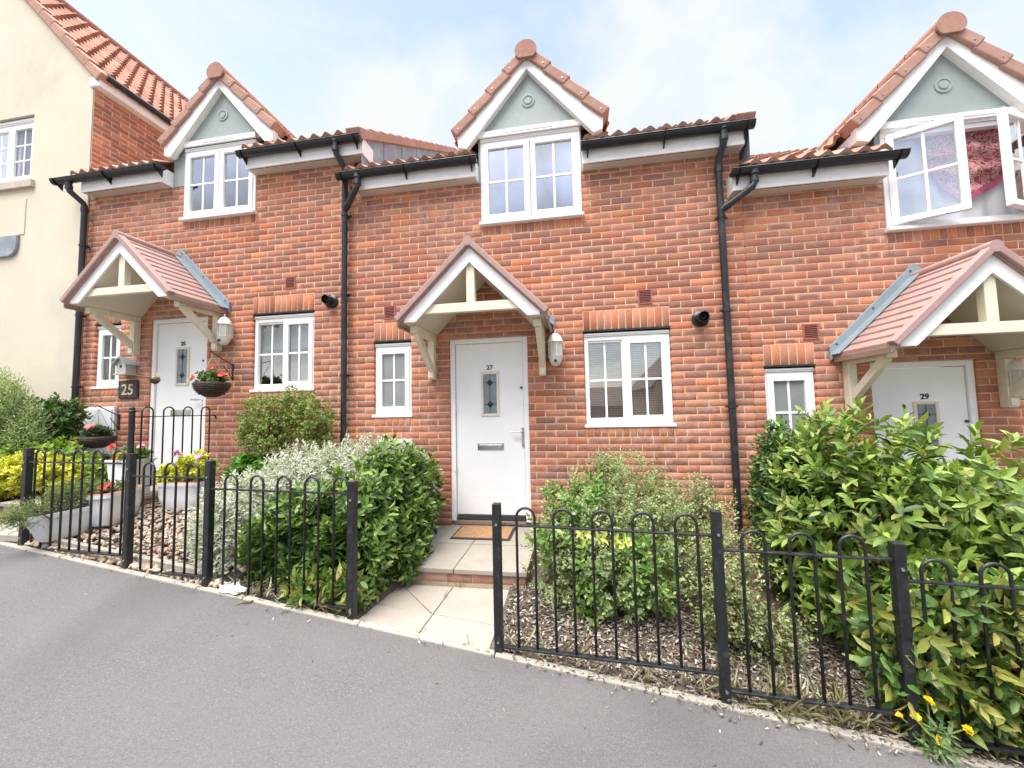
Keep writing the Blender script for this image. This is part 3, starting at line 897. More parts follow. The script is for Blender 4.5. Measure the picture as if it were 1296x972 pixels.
H29 = dict(num='29', label='right brick terraced house with door 29 and its upstairs window standing open', x0=1.807, x1=6.3, zg=-.25,
    door=(2.864, 3.735, -.115, 1.968), grid=1.807, par=1, zc=2.03, cdx=-.01, dc=3.665, hz=-.475,
    wins=[dict(r=(1.917, 2.385, 1.085, 1.968), lights=[(1.95, 2.35, SS)], deep=.6, glass='frost'),
          dict(r=(4.40, 5.30, .945, 1.965), lights=[(4.43, 4.82, 'fixed'), (4.835, 5.26, SS)], deep=1.0)],
    dw=(3.100, 4.43, 3.280, 4.300, [(3.135, 3.655, ('open', -.45, 3.135)), (3.855, 4.40, ('open', .45, 4.40))], 'upstairs window with both casements swung open'),
    ze=(3.758, 3.758), zel=3.758, zer=3.758, rx0=1.80, rx1=6.35,
    eaves=[(1.665, 3.055, 3.758, 1.63, 3.16, True, True), (4.29, 6.2, 3.758, 4.25, 6.3, True, True)],
    vents=[(2.365, 2.30)], flues=[(5.6, 2.05)])
h27 = brick_house(H27); h25 = brick_house(H25); h29 = brick_house(H29)

# slatted blind, roller blind, net curtains, swag
def slats(win, x0, x1, z0, z1, y):
    mb = MB(); z = z0
    while z < z1:
        mb.obox(((x0 + x1) / 2, y, z), (1, 0, 0), (0, .45, 1), (0, 1, -.45), (x1 - x0) / 2, .0125, .001); z += .026
    mb.tube([(x0 + .1, y, z0), (x0 + .1, y, z1)], .0015, 5); mb.tube([(x1 - .1, y, z0), (x1 - .1, y, z1)], .0015, 5)
    mb.box(x0, x1, y - .014, y + .014, z0 - .022, z0 - .006)
    mb.build('blind', M['blind'], win)
slats(H27['wins'][0]['obj'], .15, .57, 1.455, 2.36, .14)
slats(H27['wins'][0]['obj'], .58, 1.0, 1.455, 2.36, .145)
def drape(win, x0, x1, z0, z1, y, mat, name='curtain', folds=9, amp=.018):
    n = 60; mb = MB(); V = []
    for k in range(n + 1):
        t = k / n; yy = y + amp * math.sin(t * folds * 2 * math.pi + .6 * math.sin(5 * t))
        V += [(x0 + (x1 - x0) * t, yy, z0), (x0 + (x1 - x0) * t, yy, z1)]
    mb.add(V, [(2 * k, 2 * k + 2, 2 * k + 3, 2 * k + 1) for k in range(n)])
    return mb.build(name, mat, win, smooth=True, fix=False)
w25 = H25['wins'][0]['obj']
mb = MB(); mb.box(-3.97, -3.18, .14, .143, 2.42, 2.80); mb.build('roller_blind', M['roller'], w25)
drape(H25['dwo'], -5.05, -4.75, 4.25, 5.15, .2, M['net'], folds=4)
drape(H29['dwo'], 3.15, 4.38, 3.32, 4.22, .115, M['net'], folds=7, amp=.012)
def swag():
    t = NT('swag_fabric')
    n = t.noise(24, 4, .65, dist=.8)
    c = t.ramp(n, [(.30, (.10, .015, .05)), (.42, (.34, .05, .10)), (.50, (.62, .46, .34)), (.57, (.38, .06, .12)), (.72, (.08, .02, .07))])
    tc = t.node('ShaderNodeTexCoord'); t.base(c); t.rough(.85)
    mb = MB(); nx, nz = 44, 20; V = []
    x0, x1, zt = 3.55, 4.36, 4.24
    for j in range(nz + 1):
        for i in range(nx + 1):
            a = i / nx; b = j / nz
            dep = .30 + .32 * math.sin(math.pi * min(1, a * 1.15)) ** .8 if a < .87 else .52
            x = x0 + (x1 - x0) * a
            z = zt - dep * b + .02 * math.sin(a * 14) * b
            y = .075 + .022 * math.sin(b * 16 - 5 * (a - .45) ** 2 * 6) + .010 * math.sin(a * 22)
            V.append((x, y, z))
    mb.add(V, [(j * (nx + 1) + i, j * (nx + 1) + i + 1, (j + 1) * (nx + 1) + i + 1, (j + 1) * (nx + 1) + i) for j in range(nz) for i in range(nx)])
    o = mb.build('swag', t.m, H29['dwo'], smooth=True, fix=False)
    t2 = simple('swag_fringe', (.42, .09, .17), .9, .4, 40)
    mb = MB(); V = [v for v in V[nz * (nx + 1):]]
    W = []
    for v in V: W += [v, (v[0], v[1] - .004, v[2] - .07)]
    mb.add(W, [(2 * i, 2 * i + 2, 2 * i + 3, 2 * i + 1) for i in range(nx)])
    mb.build('fringe', t2, H29['dwo'], smooth=True, fix=False)
swag()

# lead-clad step where the left roof stands above the middle one, with verge tiles over it
sl = math.atan(.63)
def step_flank(parent, x, z_hi, z_lo, ymax=4.0):
    mb = MB()
    a = z_hi + .205; b = z_lo + .205
    mb.add([(x, -.15, b - .1), (x, ymax, b - .1 + .63 * (ymax + .15)), (x, ymax, a + .63 * (ymax + .215) - .02), (x, -.15, a + .02)], [(0, 1, 2, 3)])
    for k in range(1, 8):
        y = -.15 + k * .55; mb.bar((x + .004, y, b + .63 * (y + .215)), (x + .004, y, a + .63 * (y + .215)), .008, .012, (0, 1, 0))
    mb.build('lead_flank', M['lead'], parent, fix=False)
    v = Vector((0, math.cos(sl), math.sin(sl))); nn = Vector((0, -math.sin(sl), math.cos(sl)))
    for k in range(15):
        A = Vector((x, -.24, a + .03 - .63 * .03)) + v * (k * .31); B = A + v * .33
        mb = MB()
        def q(P, h): return [P + nn * -.085 + Vector((-.15, 0, 0)), P + nn * h + Vector((-.15, 0, 0)), P + nn * h + Vector((.035, 0, 0)), P + nn * -.085 + Vector((.035, 0, 0))]
        mb.add(q(A, .045) + q(B, .018), [(0, 1, 2, 3), (7, 6, 5, 4), (0, 4, 5, 1), (1, 5, 6, 2), (2, 6, 7, 3), (3, 7, 4, 0)])
        o = mb.build('verge_tile', M['tile'], parent, bevel=.014, seg=3); f = random.uniform(.92, 1.08)
        colour_all(o, tuple(c * f for c in (.45, .265, .205)))
step_flank(h25, -2.425, 4.695, 4.243)
step_flank(h27, 1.845, 4.238, 3.758)
# stepped lead against the cream gable's flank
mb = MB()
for k in range(7):
    y = -.12 + k * .19; mb.add([(-6.655, y, 4.90 + .63 * (y + .2)), (-6.655, y + .22, 4.90 + .63 * (y + .42)), (-6.655, y + .13, 5.02 + .63 * (y + .22)), (-6.655, y, 5.0 + .63 * (y + .2)),
        (-6.645, y, 4.90 + .63 * (y + .2)), (-6.645, y + .22, 4.90 + .63 * (y + .42)), (-6.645, y + .13, 5.02 + .63 * (y + .22)), (-6.645, y, 5.0 + .63 * (y + .2))], [(0, 1, 2, 3), (4, 5, 6, 7), (0, 1, 5, 4), (1, 2, 6, 5), (2, 3, 7, 6), (3, 0, 4, 7)])
mb.build('stepped_flashing', M['lead'], h25)

# downpipes
downpipe(h25, -6.64, 4.52, .3, (-6.70, -.215, 4.84))
downpipe(h25, -2.686, 4.54, .3, (-2.723, -.215, 4.85), branch=((-2.437, -.215, 4.39), (-2.680, -.082, 4.05)))
downpipe(h27, 1.567, 4.08, .1, (1.58, -.215, 4.39), branch=((1.838, -.215, 3.91), (1.575, -.082, 3.60)))

# ------------------------------------------------------------------ cream rendered house on the left
ch = thing('rendered_house', 'cream rendered house with a red pantiled gable roof at the left edge', 'house', (-9.0, 2, .5))
cx, ze, xr = -6.68, 6.38, -9.05
zap = ze + 1.07 * (cx - xr); xl = xr - (cx - xr)
wx0, wx1, wz0, wz1 = -8.72, -7.75, 5.11, 6.10
mb = MB()
def face_cells(mb, y, holes, x0, x1, z0, z1):
    xs = sorted({x0, x1, *[h[0] for h in holes], *[h[1] for h in holes]}); zs = sorted({z0, z1, *[h[2] for h in holes], *[h[3] for h in holes]})
    for a, b in zip(xs, xs[1:]):
        for c, d in zip(zs, zs[1:]):
            if any(h[0] <= a and b <= h[1] and h[2] <= c and d <= h[3] for h in holes): continue
            mb.add([(a, y, c), (b, y, c), (b, y, d), (a, y, d)], [(0, 1, 2, 3)])
face_cells(mb, -.012, [(wx0, wx1, wz0, wz1)], xl, cx, .95, ze)
mb.add([(xl, -.012, ze), (cx, -.012, ze), (cx, -.012, ze + .19), (xr, -.012, zap + .19), (xl, -.012, ze + .19)], [(0, 1, 2, 3, 4)])
for (a, b) in ((wx0, wx0), (wx1, wx1)): mb.add([(a, -.012, wz0), (a, .1, wz0), (a, .1, wz1), (a, -.012, wz1)], [(0, 1, 2, 3)])
mb.add([(wx0, -.012, wz1), (wx1, -.012, wz1), (wx1, .1, wz1), (wx0, .1, wz1)], [(0, 1, 2, 3)])
mb.box(cx - .012, cx - .002, -.012, .0, .95, ze)
mb.build('render_wall', M['render'], ch, fix=False)
bw = Brickwork()
bw.wall(.0, 5.0, .5, 6.33, [], [], lambda a, b, d: (cx - d + .001, a + .003, b), .1, 0)
bw.wall(xl, cx + .0, -.2, .96, [], [], lambda a, b, d: (a, d - .002, b), 0, 0)
bw.build(ch, 'brick_wall')
window(ch, wx0 + .004, wx1 - .004, wz0 + .0, wz1 - .004, [(wx0 + .04, (wx0 + wx1) / 2 - .005, SS), ((wx0 + wx1) / 2 + .005, wx1 - .04, SS)], yf=.04, head=.07, bars=(.34, .67))
cw = [o for o in ch.children if o.name.startswith('window')][0]
drape(cw, wx0 + .1, wx1 - .1, wz0 + .06, wz1 - .1, .16, M['net'], folds=8, amp=.01)
interior(ch, [(wx0, wx1, wz0, wz1, .6)])
mb = MB(); mb.box(wx0 - .06, wx1 + .085, -.06, .06, wz0 - .15, wz0 - .036); mb.build('stone_sill', M['stone'], ch, bevel=.008)
sl2 = math.atan(1.07); c2, s2 = math.cos(sl2), math.sin(sl2)
eX = cx + .15; eZ = ze + .06
pantile('roof', (eX, .01, eZ + .02), (0, 1, 0), (-c2, 0, s2), 6.2, (eX - xr) / c2, ch, gauge=.32, wave=.17, amp=.034, step=.022, lo_=1.75, hi_=.7,
        pal=[(.40, .20, .145), (.37, .18, .125), (.43, .225, .16), (.34, .165, .12)])
mb = MB(); zz = eZ + 1.07 * (eX - xr)
mb.tube([(xr, -.05, zz + .02), (xr, 6.2, zz + .02)], .11, 12); o = mb.build('ridge_tile', M['tile'], ch, smooth=True); colour_all(o, (.36, .16, .12))
mb = MB(); mb.add([(xr, .0, zz), (xr, 6.2, zz), (2 * xr - eX, 6.2, eZ), (2 * xr - eX, 0, eZ)], [(0, 1, 2, 3)]); o = mb.build('rear_roof', M['tile'], ch, fix=False); colour_all(o, (.5, .22, .15))
dv = Vector((-c2, 0, s2)); nv = Vector((s2, 0, c2))
for k in range(10):
    A = Vector((eX + .01, 0, eZ + .02)) + dv * (k * .33); B = A + dv * .345
    mb = MB()
    def q(P, h): return [P + nv * -.09 + Vector((0, -.06, 0)), P + nv * h + Vector((0, -.06, 0)), P + nv * h + Vector((0, .12, 0)), P + nv * -.09 + Vector((0, .12, 0))]
    mb.add(q(A, .055) + q(B, .025), [(0, 1, 2, 3), (7, 6, 5, 4), (0, 4, 5, 1), (1, 5, 6, 2), (2, 6, 7, 3), (3, 7, 4, 0)])
    o = mb.build('verge_tile', M['tile'], ch, bevel=.018, seg=3); f = random.uniform(.92, 1.06); colour_all(o, tuple(c * f for c in (.50, .29, .215)))
mb = MB(); mb.box(cx - .02, cx + .099, -.03, 5.0, 6.335, 6.345); mb.box(cx + .10, cx + .12, -.03, 5.0, 6.336, 6.475); mb.box(cx - .05, cx + .099, -.035, .0, 6.346, 6.475)
mb.build('fascia', M['paint'], ch, bevel=.003)
mb = MB(); mb.tube([(cx + .175, .02, 6.49), (cx + .175, 5, 6.49)], .046, 12); mb.build('gutter', M['black'], ch, smooth=True)
mb = MB(); mb.box(-8.9, -7.80, -.022, -.0125, 4.27, 4.80); mb.build('render_panel', M['render'], ch, bevel=.004)
mb = MB(); mb.prism([(-8.9, 4.262), (-7.88, 4.262), (-7.885, 4.12), (-7.90, 4.04), (-7.95, 3.98), (-8.03, 3.95), (-8.9, 3.93)], -.05, -.0125); mb.build('lead_hood', M['lead'], ch, bevel=.01)

# ------------------------------------------------------------------ paths and landings
def path_z(x, y):
    t = min(1, max(0, (-1.137 - y) / .75)); zb = .245 + (x + 1.45) * -.085
    return .166 * (1 - t) + (zb - .012) * t
mb = MB(); gp = .006
mb.cur = 0
def bot(x): return fenceY(x) - .004
P = [(-1.528, -1.142), (-1.014, -1.142), (-.46, -1.142)]
mid = lambda x: -1.55 - .095 * (x + 1.46)
def cell(a, b, c, d):   # polygons with a small gap
    cxm = sum(p[0] for p in (a, b, c, d)) / 4; cym = sum(p[1] for p in (a, b, c, d)) / 4
    return [(cxm + (p[0] - cxm) * .985, cym + (p[1] - cym) * .985) for p in (a, b, c, d)]
L, Cc, Rr = -1.46, -1.012, -.545
top = -1.145
tl = cell((L, top), (Cc, top), (Cc, mid(Cc)), (L, mid(L)))
mb.slab([tl[0], tl[1], tl[2]], path_z, .06); mb.slab([tl[0], (tl[2][0] - .006, tl[2][1] - .006), tl[3]], lambda x, y: path_z(x, y) - .001, .06)
mb.slab(cell((Cc, top), (Rr, top), (Rr, mid(Rr)), (Cc, mid(Cc))), path_z, .06)
mb.slab(cell((L, mid(L)), (Cc, mid(Cc)), (Cc, bot(Cc)), (L, bot(L))), path_z, .06)
mb.slab(cell((Cc, mid(Cc)), (Rr, mid(Rr)), (Rr, bot(Rr)), (Cc, bot(Cc))), path_z, .06)
p = mb.build('path', M['slab'], bevel=.005); tag(p, 'pale pinkish paving slabs leading from the pavement to the step of door 27', None, None, 'structure')
mb = MB(); mb.slab([(L, top), (Rr, top), (Rr, bot(Rr)), (L, bot(L))], lambda x, y: path_z(x, y) - .010, .2)
mb.build('joint', M['joint'], p)

def landing(x0, x1, z, y0, label, xs, ymid, zlow):
    mb = MB()
    cols = [x0] + xs + [x1]
    for a, b in zip(cols, cols[1:]):
        for (c, d) in ((y0, ymid - .004), (ymid + .004, -.012)):
            mb.box(a + .004, b - .004, c + .004, d - .004, z - .04, z)
    o = mb.build('landing', M['landing'], bevel=.006); tag(o, label, None, None, 'structure')
    j = MB(); j.box(x0 + .01, x1 - .01, y0 + .03, -.012, z - .05, z - .008); j.build('joint', M['joint'], o)
    bw = Brickwork()
    n = 5; w = (x1 - x0 - .03) / n
    zz = z - .043 - .075
    rows = [zz]
    if zlow < zz - .05: rows.append(zz - .078)
    for zr in rows:
        for k in range(n): bw.brick(x0 + .015 + k * w + .004, x0 + .015 + (k + 1) * w - .004, zr + .004, zr + .072, lambda a, b, d: (a, y0 + .03 + d, b), header=True, depth=.09, tone=DUSTY)
        for k in range(5): bw.brick(y0 + .03 + k * .215 + .004, y0 + .03 + (k + 1) * .215 - .004, zr + .004, zr + .072, lambda a, b, d: (x1 - .015 - d, a, b), header=True, depth=.09, tone=DUSTY)
    bw.M.add([(x0 + .015, y0 + .036, zlow - .3), (x1 - .018, y0 + .036, zlow - .3), (x1 - .018, y0 + .036, z - .045), (x0 + .015, y0 + .036, z - .045)], [(0, 1, 2, 3)])
    bw.M.add([(x1 - .021, y0 + .036, zlow - .3), (x1 - .021, -.02, zlow - .3), (x1 - .021, -.02, z - .045), (x1 - .021, y0 + .036, z - .045)], [(0, 1, 2, 3)])
    bw.build(o, 'riser')
    return o
landing(-1.545, -.405, .300, -1.137, 'raised slab landing with a brick riser below door 27', [-1.012], -.555, .166)
landing(-5.75, -4.50, .760, -1.19, 'raised slab landing with a brick riser below door 25', [-5.14], -.6, .60)
mb = MB(); mb.box(-5.72, -4.64, -1.62, -1.17, .555, .615); mb.box(-5.72, -5.22, -1.62, -1.17, .558, .617)
tag(mb.build('path', M['landing'], bevel=.008), 'paving slab step down to the pavement in front of door 25', None, None, 'structure')
bw = Brickwork()
for k in range(6): bw.brick(-5.72 + k * .18 + .004, -5.72 + (k + 1) * .18 - .004, .485, .552, lambda a, b, d: (a, -1.60 + d, b), header=True, tone=DUSTY)
tag(bw.build(None, 'step_riser'), 'brick riser below the lower step of door 25', None, None, 'structure')

# door mat
t = thing('doormat', 'orange coir doormat with a dark rubber edge on the landing of door 27', 'doormat', (-.965, -.24, .300))
mb = MB(); mb.box(-1.275, -.66, -.445, -.035, .3005, .309); mb.build('mat_edge', M['rubber'], t, bevel=.004)
mb = MB(); mb.box(-1.25, -.685, -.42, -.06, .3093, .318); mb.build('mat_pile', M['coir'], t, bevel=.004)

# ------------------------------------------------------------------ railings
def hoop_mesh():
    mb = MB(); n = 10
    pts = [(-.055, 0, 0)] + [(-.055 * math.cos(math.pi * k / n), 0, .04 + .055 * math.sin(math.pi * k / n)) for k in range(n + 1)]
    pts = [(-.055, 0, -1)] + pts[1:] + [(.055, 0, -1)]
    return mb, pts
HOOPS = {}
def hoop(parent, x, y, zrail, zbot, yaw):
    key = round(zrail - zbot, 2)
    if key not in HOOPS:
        mb = MB(); n = 12; h = zrail - zbot
        pts = [(-.055, 0, -h)] + [(-.055 * math.cos(math.pi * k / n), 0, .048 + .055 * math.sin(math.pi * k / n)) for k in range(n + 1)] + [(.055, 0, -h)]
        mb.tube(pts, .0078, 10)
        me = bpy.data.meshes.new('hoop'); me.from_pydata(mb.v, [], mb.f); me.polygons.foreach_set('use_smooth', [True] * len(me.polygons)); me.materials.append(M['iron'])
        o = bpy.data.objects.new('hoop', me); HOOPS[key] = o
    else: o = HOOPS[key].copy()
    COL.objects.link(o); o.parent = parent; o.location = Vector((x, y, zrail)) - wloc(parent); o.rotation_euler = (0, 0, yaw)
def post(parent, x, y, zb, zt, w=.048):
    mb = MB(); yaw = math.atan(-.072)
    mb.obox((x, y, (zb + zt) / 2 - .1), (math.cos(yaw), math.sin(yaw), 0), (-math.sin(yaw), math.cos(yaw), 0), (0, 0, 1), w / 2, w / 2, (zt - zb) / 2 + .1)
    o = mb.build('post', M['iron'], parent, bevel=.004)
    for zz in (zt - .12, zb + .09):
        b = MB(); b.lathe([(0, -.006), (.008, -.006), (.009, 0)], (x + .0, y - w / 2, zz), 8, 'y'); b.build('bolt', M['chrome'], o)
def panel(parent, x0, x1, ztop, zbot, hoops):
    yaw = math.atan(-.072)
    r = bpy.data.objects.new('panel', None); COL.objects.link(r); r.parent = parent; r.empty_display_size = .05
    r.location = Vector(((x0 + x1) / 2, fenceY((x0 + x1) / 2), zbot)) - wloc(parent)
    for nm, zz, w, h in (('top_rail', ztop, .028, .010), ('bottom_rail', zbot, .032, .012)):
        mb = MB(); mb.bar((x0, fenceY(x0), zz), (x1, fenceY(x1), zz), w, h)
        for (xx, s) in ((x0, -1), (x1, 1)): mb.bar((xx - s * .02, fenceY(xx), zz), (xx + s * .028, fenceY(xx), zz), .024, .016)
        mb.build(nm, M['iron'], r, bevel=.002)
    for x in hoops: hoop(r, x, fenceY(x), ztop, zbot, yaw)
fl = thing('railing', 'three-panel black bow-top iron railing in front of house 25 and its pebbles', 'railing', (-3.0, fenceY(-3.0), .3))
for (x, zt) in ((-4.64, 1.346), (-3.455, 1.307), (-2.670, 1.259), (-1.471, 1.137)): post(fl, x, fenceY(x), G(x, fenceY(x)) - .02, zt)
panel(fl, -4.61, -3.485, 1.228, .520, [-4.548 + .0 + .057 + i * .2256 for i in range(5)])
panel(fl, -3.425, -2.695, 1.132, .424, [-3.265 + i * .217 for i in range(3)])
panel(fl, -2.64, -1.50, 1.054, .318, [-2.475 + i * .2285 for i in range(5)])
fr = thing('railing', 'black bow-top iron railing stepping down from path 27 to the yellow flowers', 'railing', (.7, fenceY(.7), .05))
for (x, zt) in ((-.481, 1.027), (.727, 1.033), (1.517, .914), (2.62, .83)): post(fr, x, fenceY(x), G(x, fenceY(x)) - .02, zt)
panel(fr, -.448, .700, .902, .200, [-.305 + i * .2205 for i in range(5)])
panel(fr, .758, 1.492, .830, .122, [.898 + i * .218 for i in range(3)])
panel(fr, 1.545, 2.59, .735, .03, [1.662 + i * .225 for i in range(5)])
# guard rail along the right side of landing 25
gr = thing('guard_rail', 'slim black bow-top guard rail with a round post on the landing of door 25', 'railing', (-4.52, -.9, .76))
mb = MB(); mb.tube([(-4.50, -.946, .55), (-4.50, -.946, 1.64)], .026, 14); mb.lathe([(.026, 0), (.031, .006), (.031, .02), (.022, .028), (.024, .05), (.012, .062), (0, .064)], (-4.50, -.946, 1.635), 14)
mb.build('post', M['iron'], gr, smooth=True)
mb = MB(); mb.bar((-4.50, -.93, .86), (-4.50, -.04, .86), .022, .009); mb.build('bottom_rail', M['iron'], gr)
mb = MB(); mb.bar((-4.50, -.93, 1.592), (-4.50, -.04, 1.592), .022, .009)
mb.tube([(-4.5, -.06, 1.592), (-4.5, -.02, 1.588), (-4.5, -.012, 1.565), (-4.5, -.02, 1.55)], .009, 8)
rl = mb.build('top_rail', M['iron'], gr)
for i in range(4): hoop(rl, -4.50, -.80 + i * .217, 1.592, .862, math.pi / 2)

# low concrete board inside the left railing
mb = MB()
for (a, b) in ((-4.6, -3.46), (-3.45, -2.68)):
    mb.slab([(a, fenceY(a) + .05), (b, fenceY(b) + .05), (b, fenceY(b) + .09), (a, fenceY(a) + .09)], lambda x, y: G(x, y) + .075, .2)
tag(mb.build('kerb', M['kerb'], bevel=.006), 'low concrete board holding back the pebbles of house 25', None, None, 'structure')

# ------------------------------------------------------------------ scattered ground cover
def ico():
    import bmesh
    bm = bmesh.new(); bmesh.ops.create_icosphere(bm, subdivisions=2, radius=1)
    V = np.array([v.co[:] for v in bm.verts]); Fc = np.array([[v.index for v in f.verts] for f in bm.faces]); bm.free(); return V, Fc
IV, IF = ico()
def pebbles(name, pts, size, pal, mat, label, flat=.55):
    n = len(pts); V = []; Lp = []; C = []
    rot = RNG.normal(size=(n, 3, 3))
    for i in range(n):
        q, _ = np.linalg.qr(rot[i] * [[1, 1, .25]] + np.eye(3) * 1.2)
        s = size * RNG.uniform(.55, 1.25) * np.array([1, RNG.uniform(.6, .9), RNG.uniform(.4, flat + .15)])
        vv = (IV * (1 + .10 * RNG.normal(size=(len(IV), 1)) * .5) * s) @ q.T + pts[i]
        V.append(vv); Lp.append(IF + i * len(IV)); c = np.array(pal[RNG.integers(len(pal))]) * RNG.uniform(.85, 1.15)
        C.append(np.tile([*c, 1], (len(IV), 1)))
    V = np.concatenate(V); Lp = np.concatenate(Lp).ravel(); C = np.concatenate(C)
    me = fast_mesh(name, V, Lp, np.arange(0, len(Lp), 3), C); me.polygons.foreach_set('use_smooth', [True] * len(me.polygons))
    return tag(link_mesh(name, me, mat), label, None, None, 'stuff')
PEB = [(.42, .29, .18), (.47, .35, .24), (.34, .26, .20), (.52, .42, .32), (.40, .23, .15), (.29, .265, .24), (.44, .37, .28)]
pts = []
while len(pts) < 3700:
    x = random.uniform(-4.47, -2.55); d = random.random() ** .8 * 1.5; y = fenceY(x) + .10 + d
    if y > -.1: continue
    pts.append((x, y, gravel25(x, y) + random.uniform(-.012, .012)))
while len(pts) < 4300:
    x = random.uniform(-4.7, -2.5); y = fenceY(x) + random.uniform(-.002, .05); pts.append((x, y, G(x, y) + .022 + random.uniform(-.008, .01)))
pebbles('gravel', np.array(pts), .0215, PEB, M['pebble'], 'tan and grey pebbles spread in front of house 25')

def chips(name, pts, zn, size, pal, label, thick=.12):
    n = len(pts); cube = np.array([(x, y, z) for x in (-1, 1) for y in (-1, 1) for z in (-1, 1)], float)
    fc = np.array([(0, 1, 3, 2), (4, 6, 7, 5), (0, 4, 5, 1), (2, 3, 7, 6), (0, 2, 6, 4), (1, 5, 7, 3)])
    yaw = RNG.uniform(0, 2 * np.pi, n); tx = RNG.normal(0, .28, n); ty = RNG.normal(0, .28, n)
    L = size * RNG.uniform(.5, 1.6, n); W = L * RNG.uniform(.22, .55, n); T = L * thick
    ax = np.stack([np.cos(yaw), np.sin(yaw), tx], 1); ax /= np.linalg.norm(ax, axis=1)[:, None]
    up = np.stack([ty * 0 + .0, ty, np.ones(n)], 1); ay = np.cross(up, ax); ay /= np.linalg.norm(ay, axis=1)[:, None]; az = np.cross(ax, ay)
    tap = np.where(cube[:, 0] > 0, .55, 1.0)
    V = pts[:, None] + ax[:, None] * (cube[None, :, 0:1] * L[:, None, None]) + ay[:, None] * ((cube[:, 1] * tap)[None, :, None] * W[:, None, None]) + az[:, None] * (cube[None, :, 2:3] * T[:, None, None])
    Lp = (fc[None] + (np.arange(n) * 8)[:, None, None]).ravel()
    pc = np.array(pal)[RNG.integers(len(pal), size=n)] * RNG.uniform(.75, 1.25, (n, 1))
    C = np.repeat(np.concatenate([pc, np.ones((n, 1))], 1), 8, 0)
    me = fast_mesh(name, V.reshape(-1, 3), Lp, np.arange(0, len(Lp), 4), C)
    return tag(link_mesh(name, me, M['chip']), label, None, None, 'stuff')
def bed_pts(n, x0, x1, d0, d1):
    out = []
    while len(out) < n:
        x = random.uniform(x0, x1); y = fenceY(x) + random.uniform(d0, d1) 
        if -1.5 < x < -.42 and y < -.0: 
            if y > fenceY(x) - .0 and x < -.53 : continue
        out.append((x, y, soil27(x, y) + random.uniform(-.006, .014)))
    return np.array(out)
CH = [(.34, .285, .225), (.20, .155, .115), (.42, .37, .30), (.13, .10, .075), (.22, .145, .10), (.09, .07, .055), (.52, .47, .40), (.27, .22, .175)]
chips('mulch', np.concatenate([bed_pts(6500, -.52, 1.6, -.01, 1.0), bed_pts(1300, -1.75, -1.45, .0, .8), bed_pts(1300, -2.6, -1.5, -.005, .35), bed_pts(1600, 1.0, 3.2, -.01, .7)]), 0, .0125, CH, 'pale and brown wood chips and dead leaves over the beds')
# loose litter that has spilled onto the kerb and the pavement
sp = []
for _ in range(520):
    x = random.uniform(-.4, 1.9) if random.random() < .8 else random.uniform(-4.5, -.4); y = fenceY(x) - abs(random.gauss(0, .05)); sp.append((x, y, G(x, y) + .012 + random.uniform(0, .004)))
for _ in range(40):
    x = random.uniform(-3.4, 2); y = fenceY(x) - random.uniform(.05, .4); sp.append((x, y, G(x, y) + .003))
chips('mulch', np.array(sp), 0, .008, CH, 'wood chips spilled over the pale kerb edging', .08)

# ------------------------------------------------------------------ foliage
TA = np.array([(0, 0, 0), (.30, .42, .05), (.68, .38, .03), (1, 0, -.10), (.68, -.38, .03), (.30, -.42, .05), (.33, 0, -.02), (.70, 0, -.05)])
TAF = [(0, 5, 6), (0, 6, 1), (6, 5, 4, 7), (1, 6, 7, 2), (7, 4, 3), (2, 7, 3)]
TB = np.array([(0, 0, 0), (.5, .5, .06), (1, 0, -.06), (.5, -.5, .06)])
TBF = [(0, 3, 2), (0, 2, 1)]
def leaf_mesh(name, P, D, N, Ls, Ws, C, kind='A', edge=None):
    T, FF = (TA, TAF) if kind == 'A' else (TB, TBF)
    D = D / np.linalg.norm(D, axis=1)[:, None]
    S = np.cross(D, N); S /= (np.linalg.norm(S, axis=1)[:, None] + 1e-9); N = np.cross(S, D)
    V = P[:, None] + D[:, None] * (T[None, :, 0:1] * Ls[:, None, None]) + S[:, None] * (T[None, :, 1:2] * Ws[:, None, None]) + N[:, None] * (T[None, :, 2:3] * Ls[:, None, None])
    n = len(P); k = len(T)
    fl = np.array([i for f in FF for i in f]); ln = np.array([len(f) for f in FF])
    loops = (fl[None] + (np.arange(n) * k)[:, None]).ravel()
    st = np.concatenate([[0], np.cumsum(ln)[:-1]]); starts = (st[None] + (np.arange(n) * len(fl))[:, None]).ravel()
    CC = np.repeat(C[:, None, :], k, 1)
    if edge is not None:
        m = edge[0][:, None, None]; e = np.zeros(k); e[[1, 2, 4, 5] if kind == 'A' else [1, 3]] = 1
        CC = CC * (1 - m * e[None, :, None]) + np.array(edge[1])[None, None] * m * e[None, :, None]
    col = np.concatenate([CC.reshape(-1, 3), np.ones((n * k, 1))], 1)
    me = fast_mesh(name, V.reshape(-1, 3), loops, starts, col)
    return me
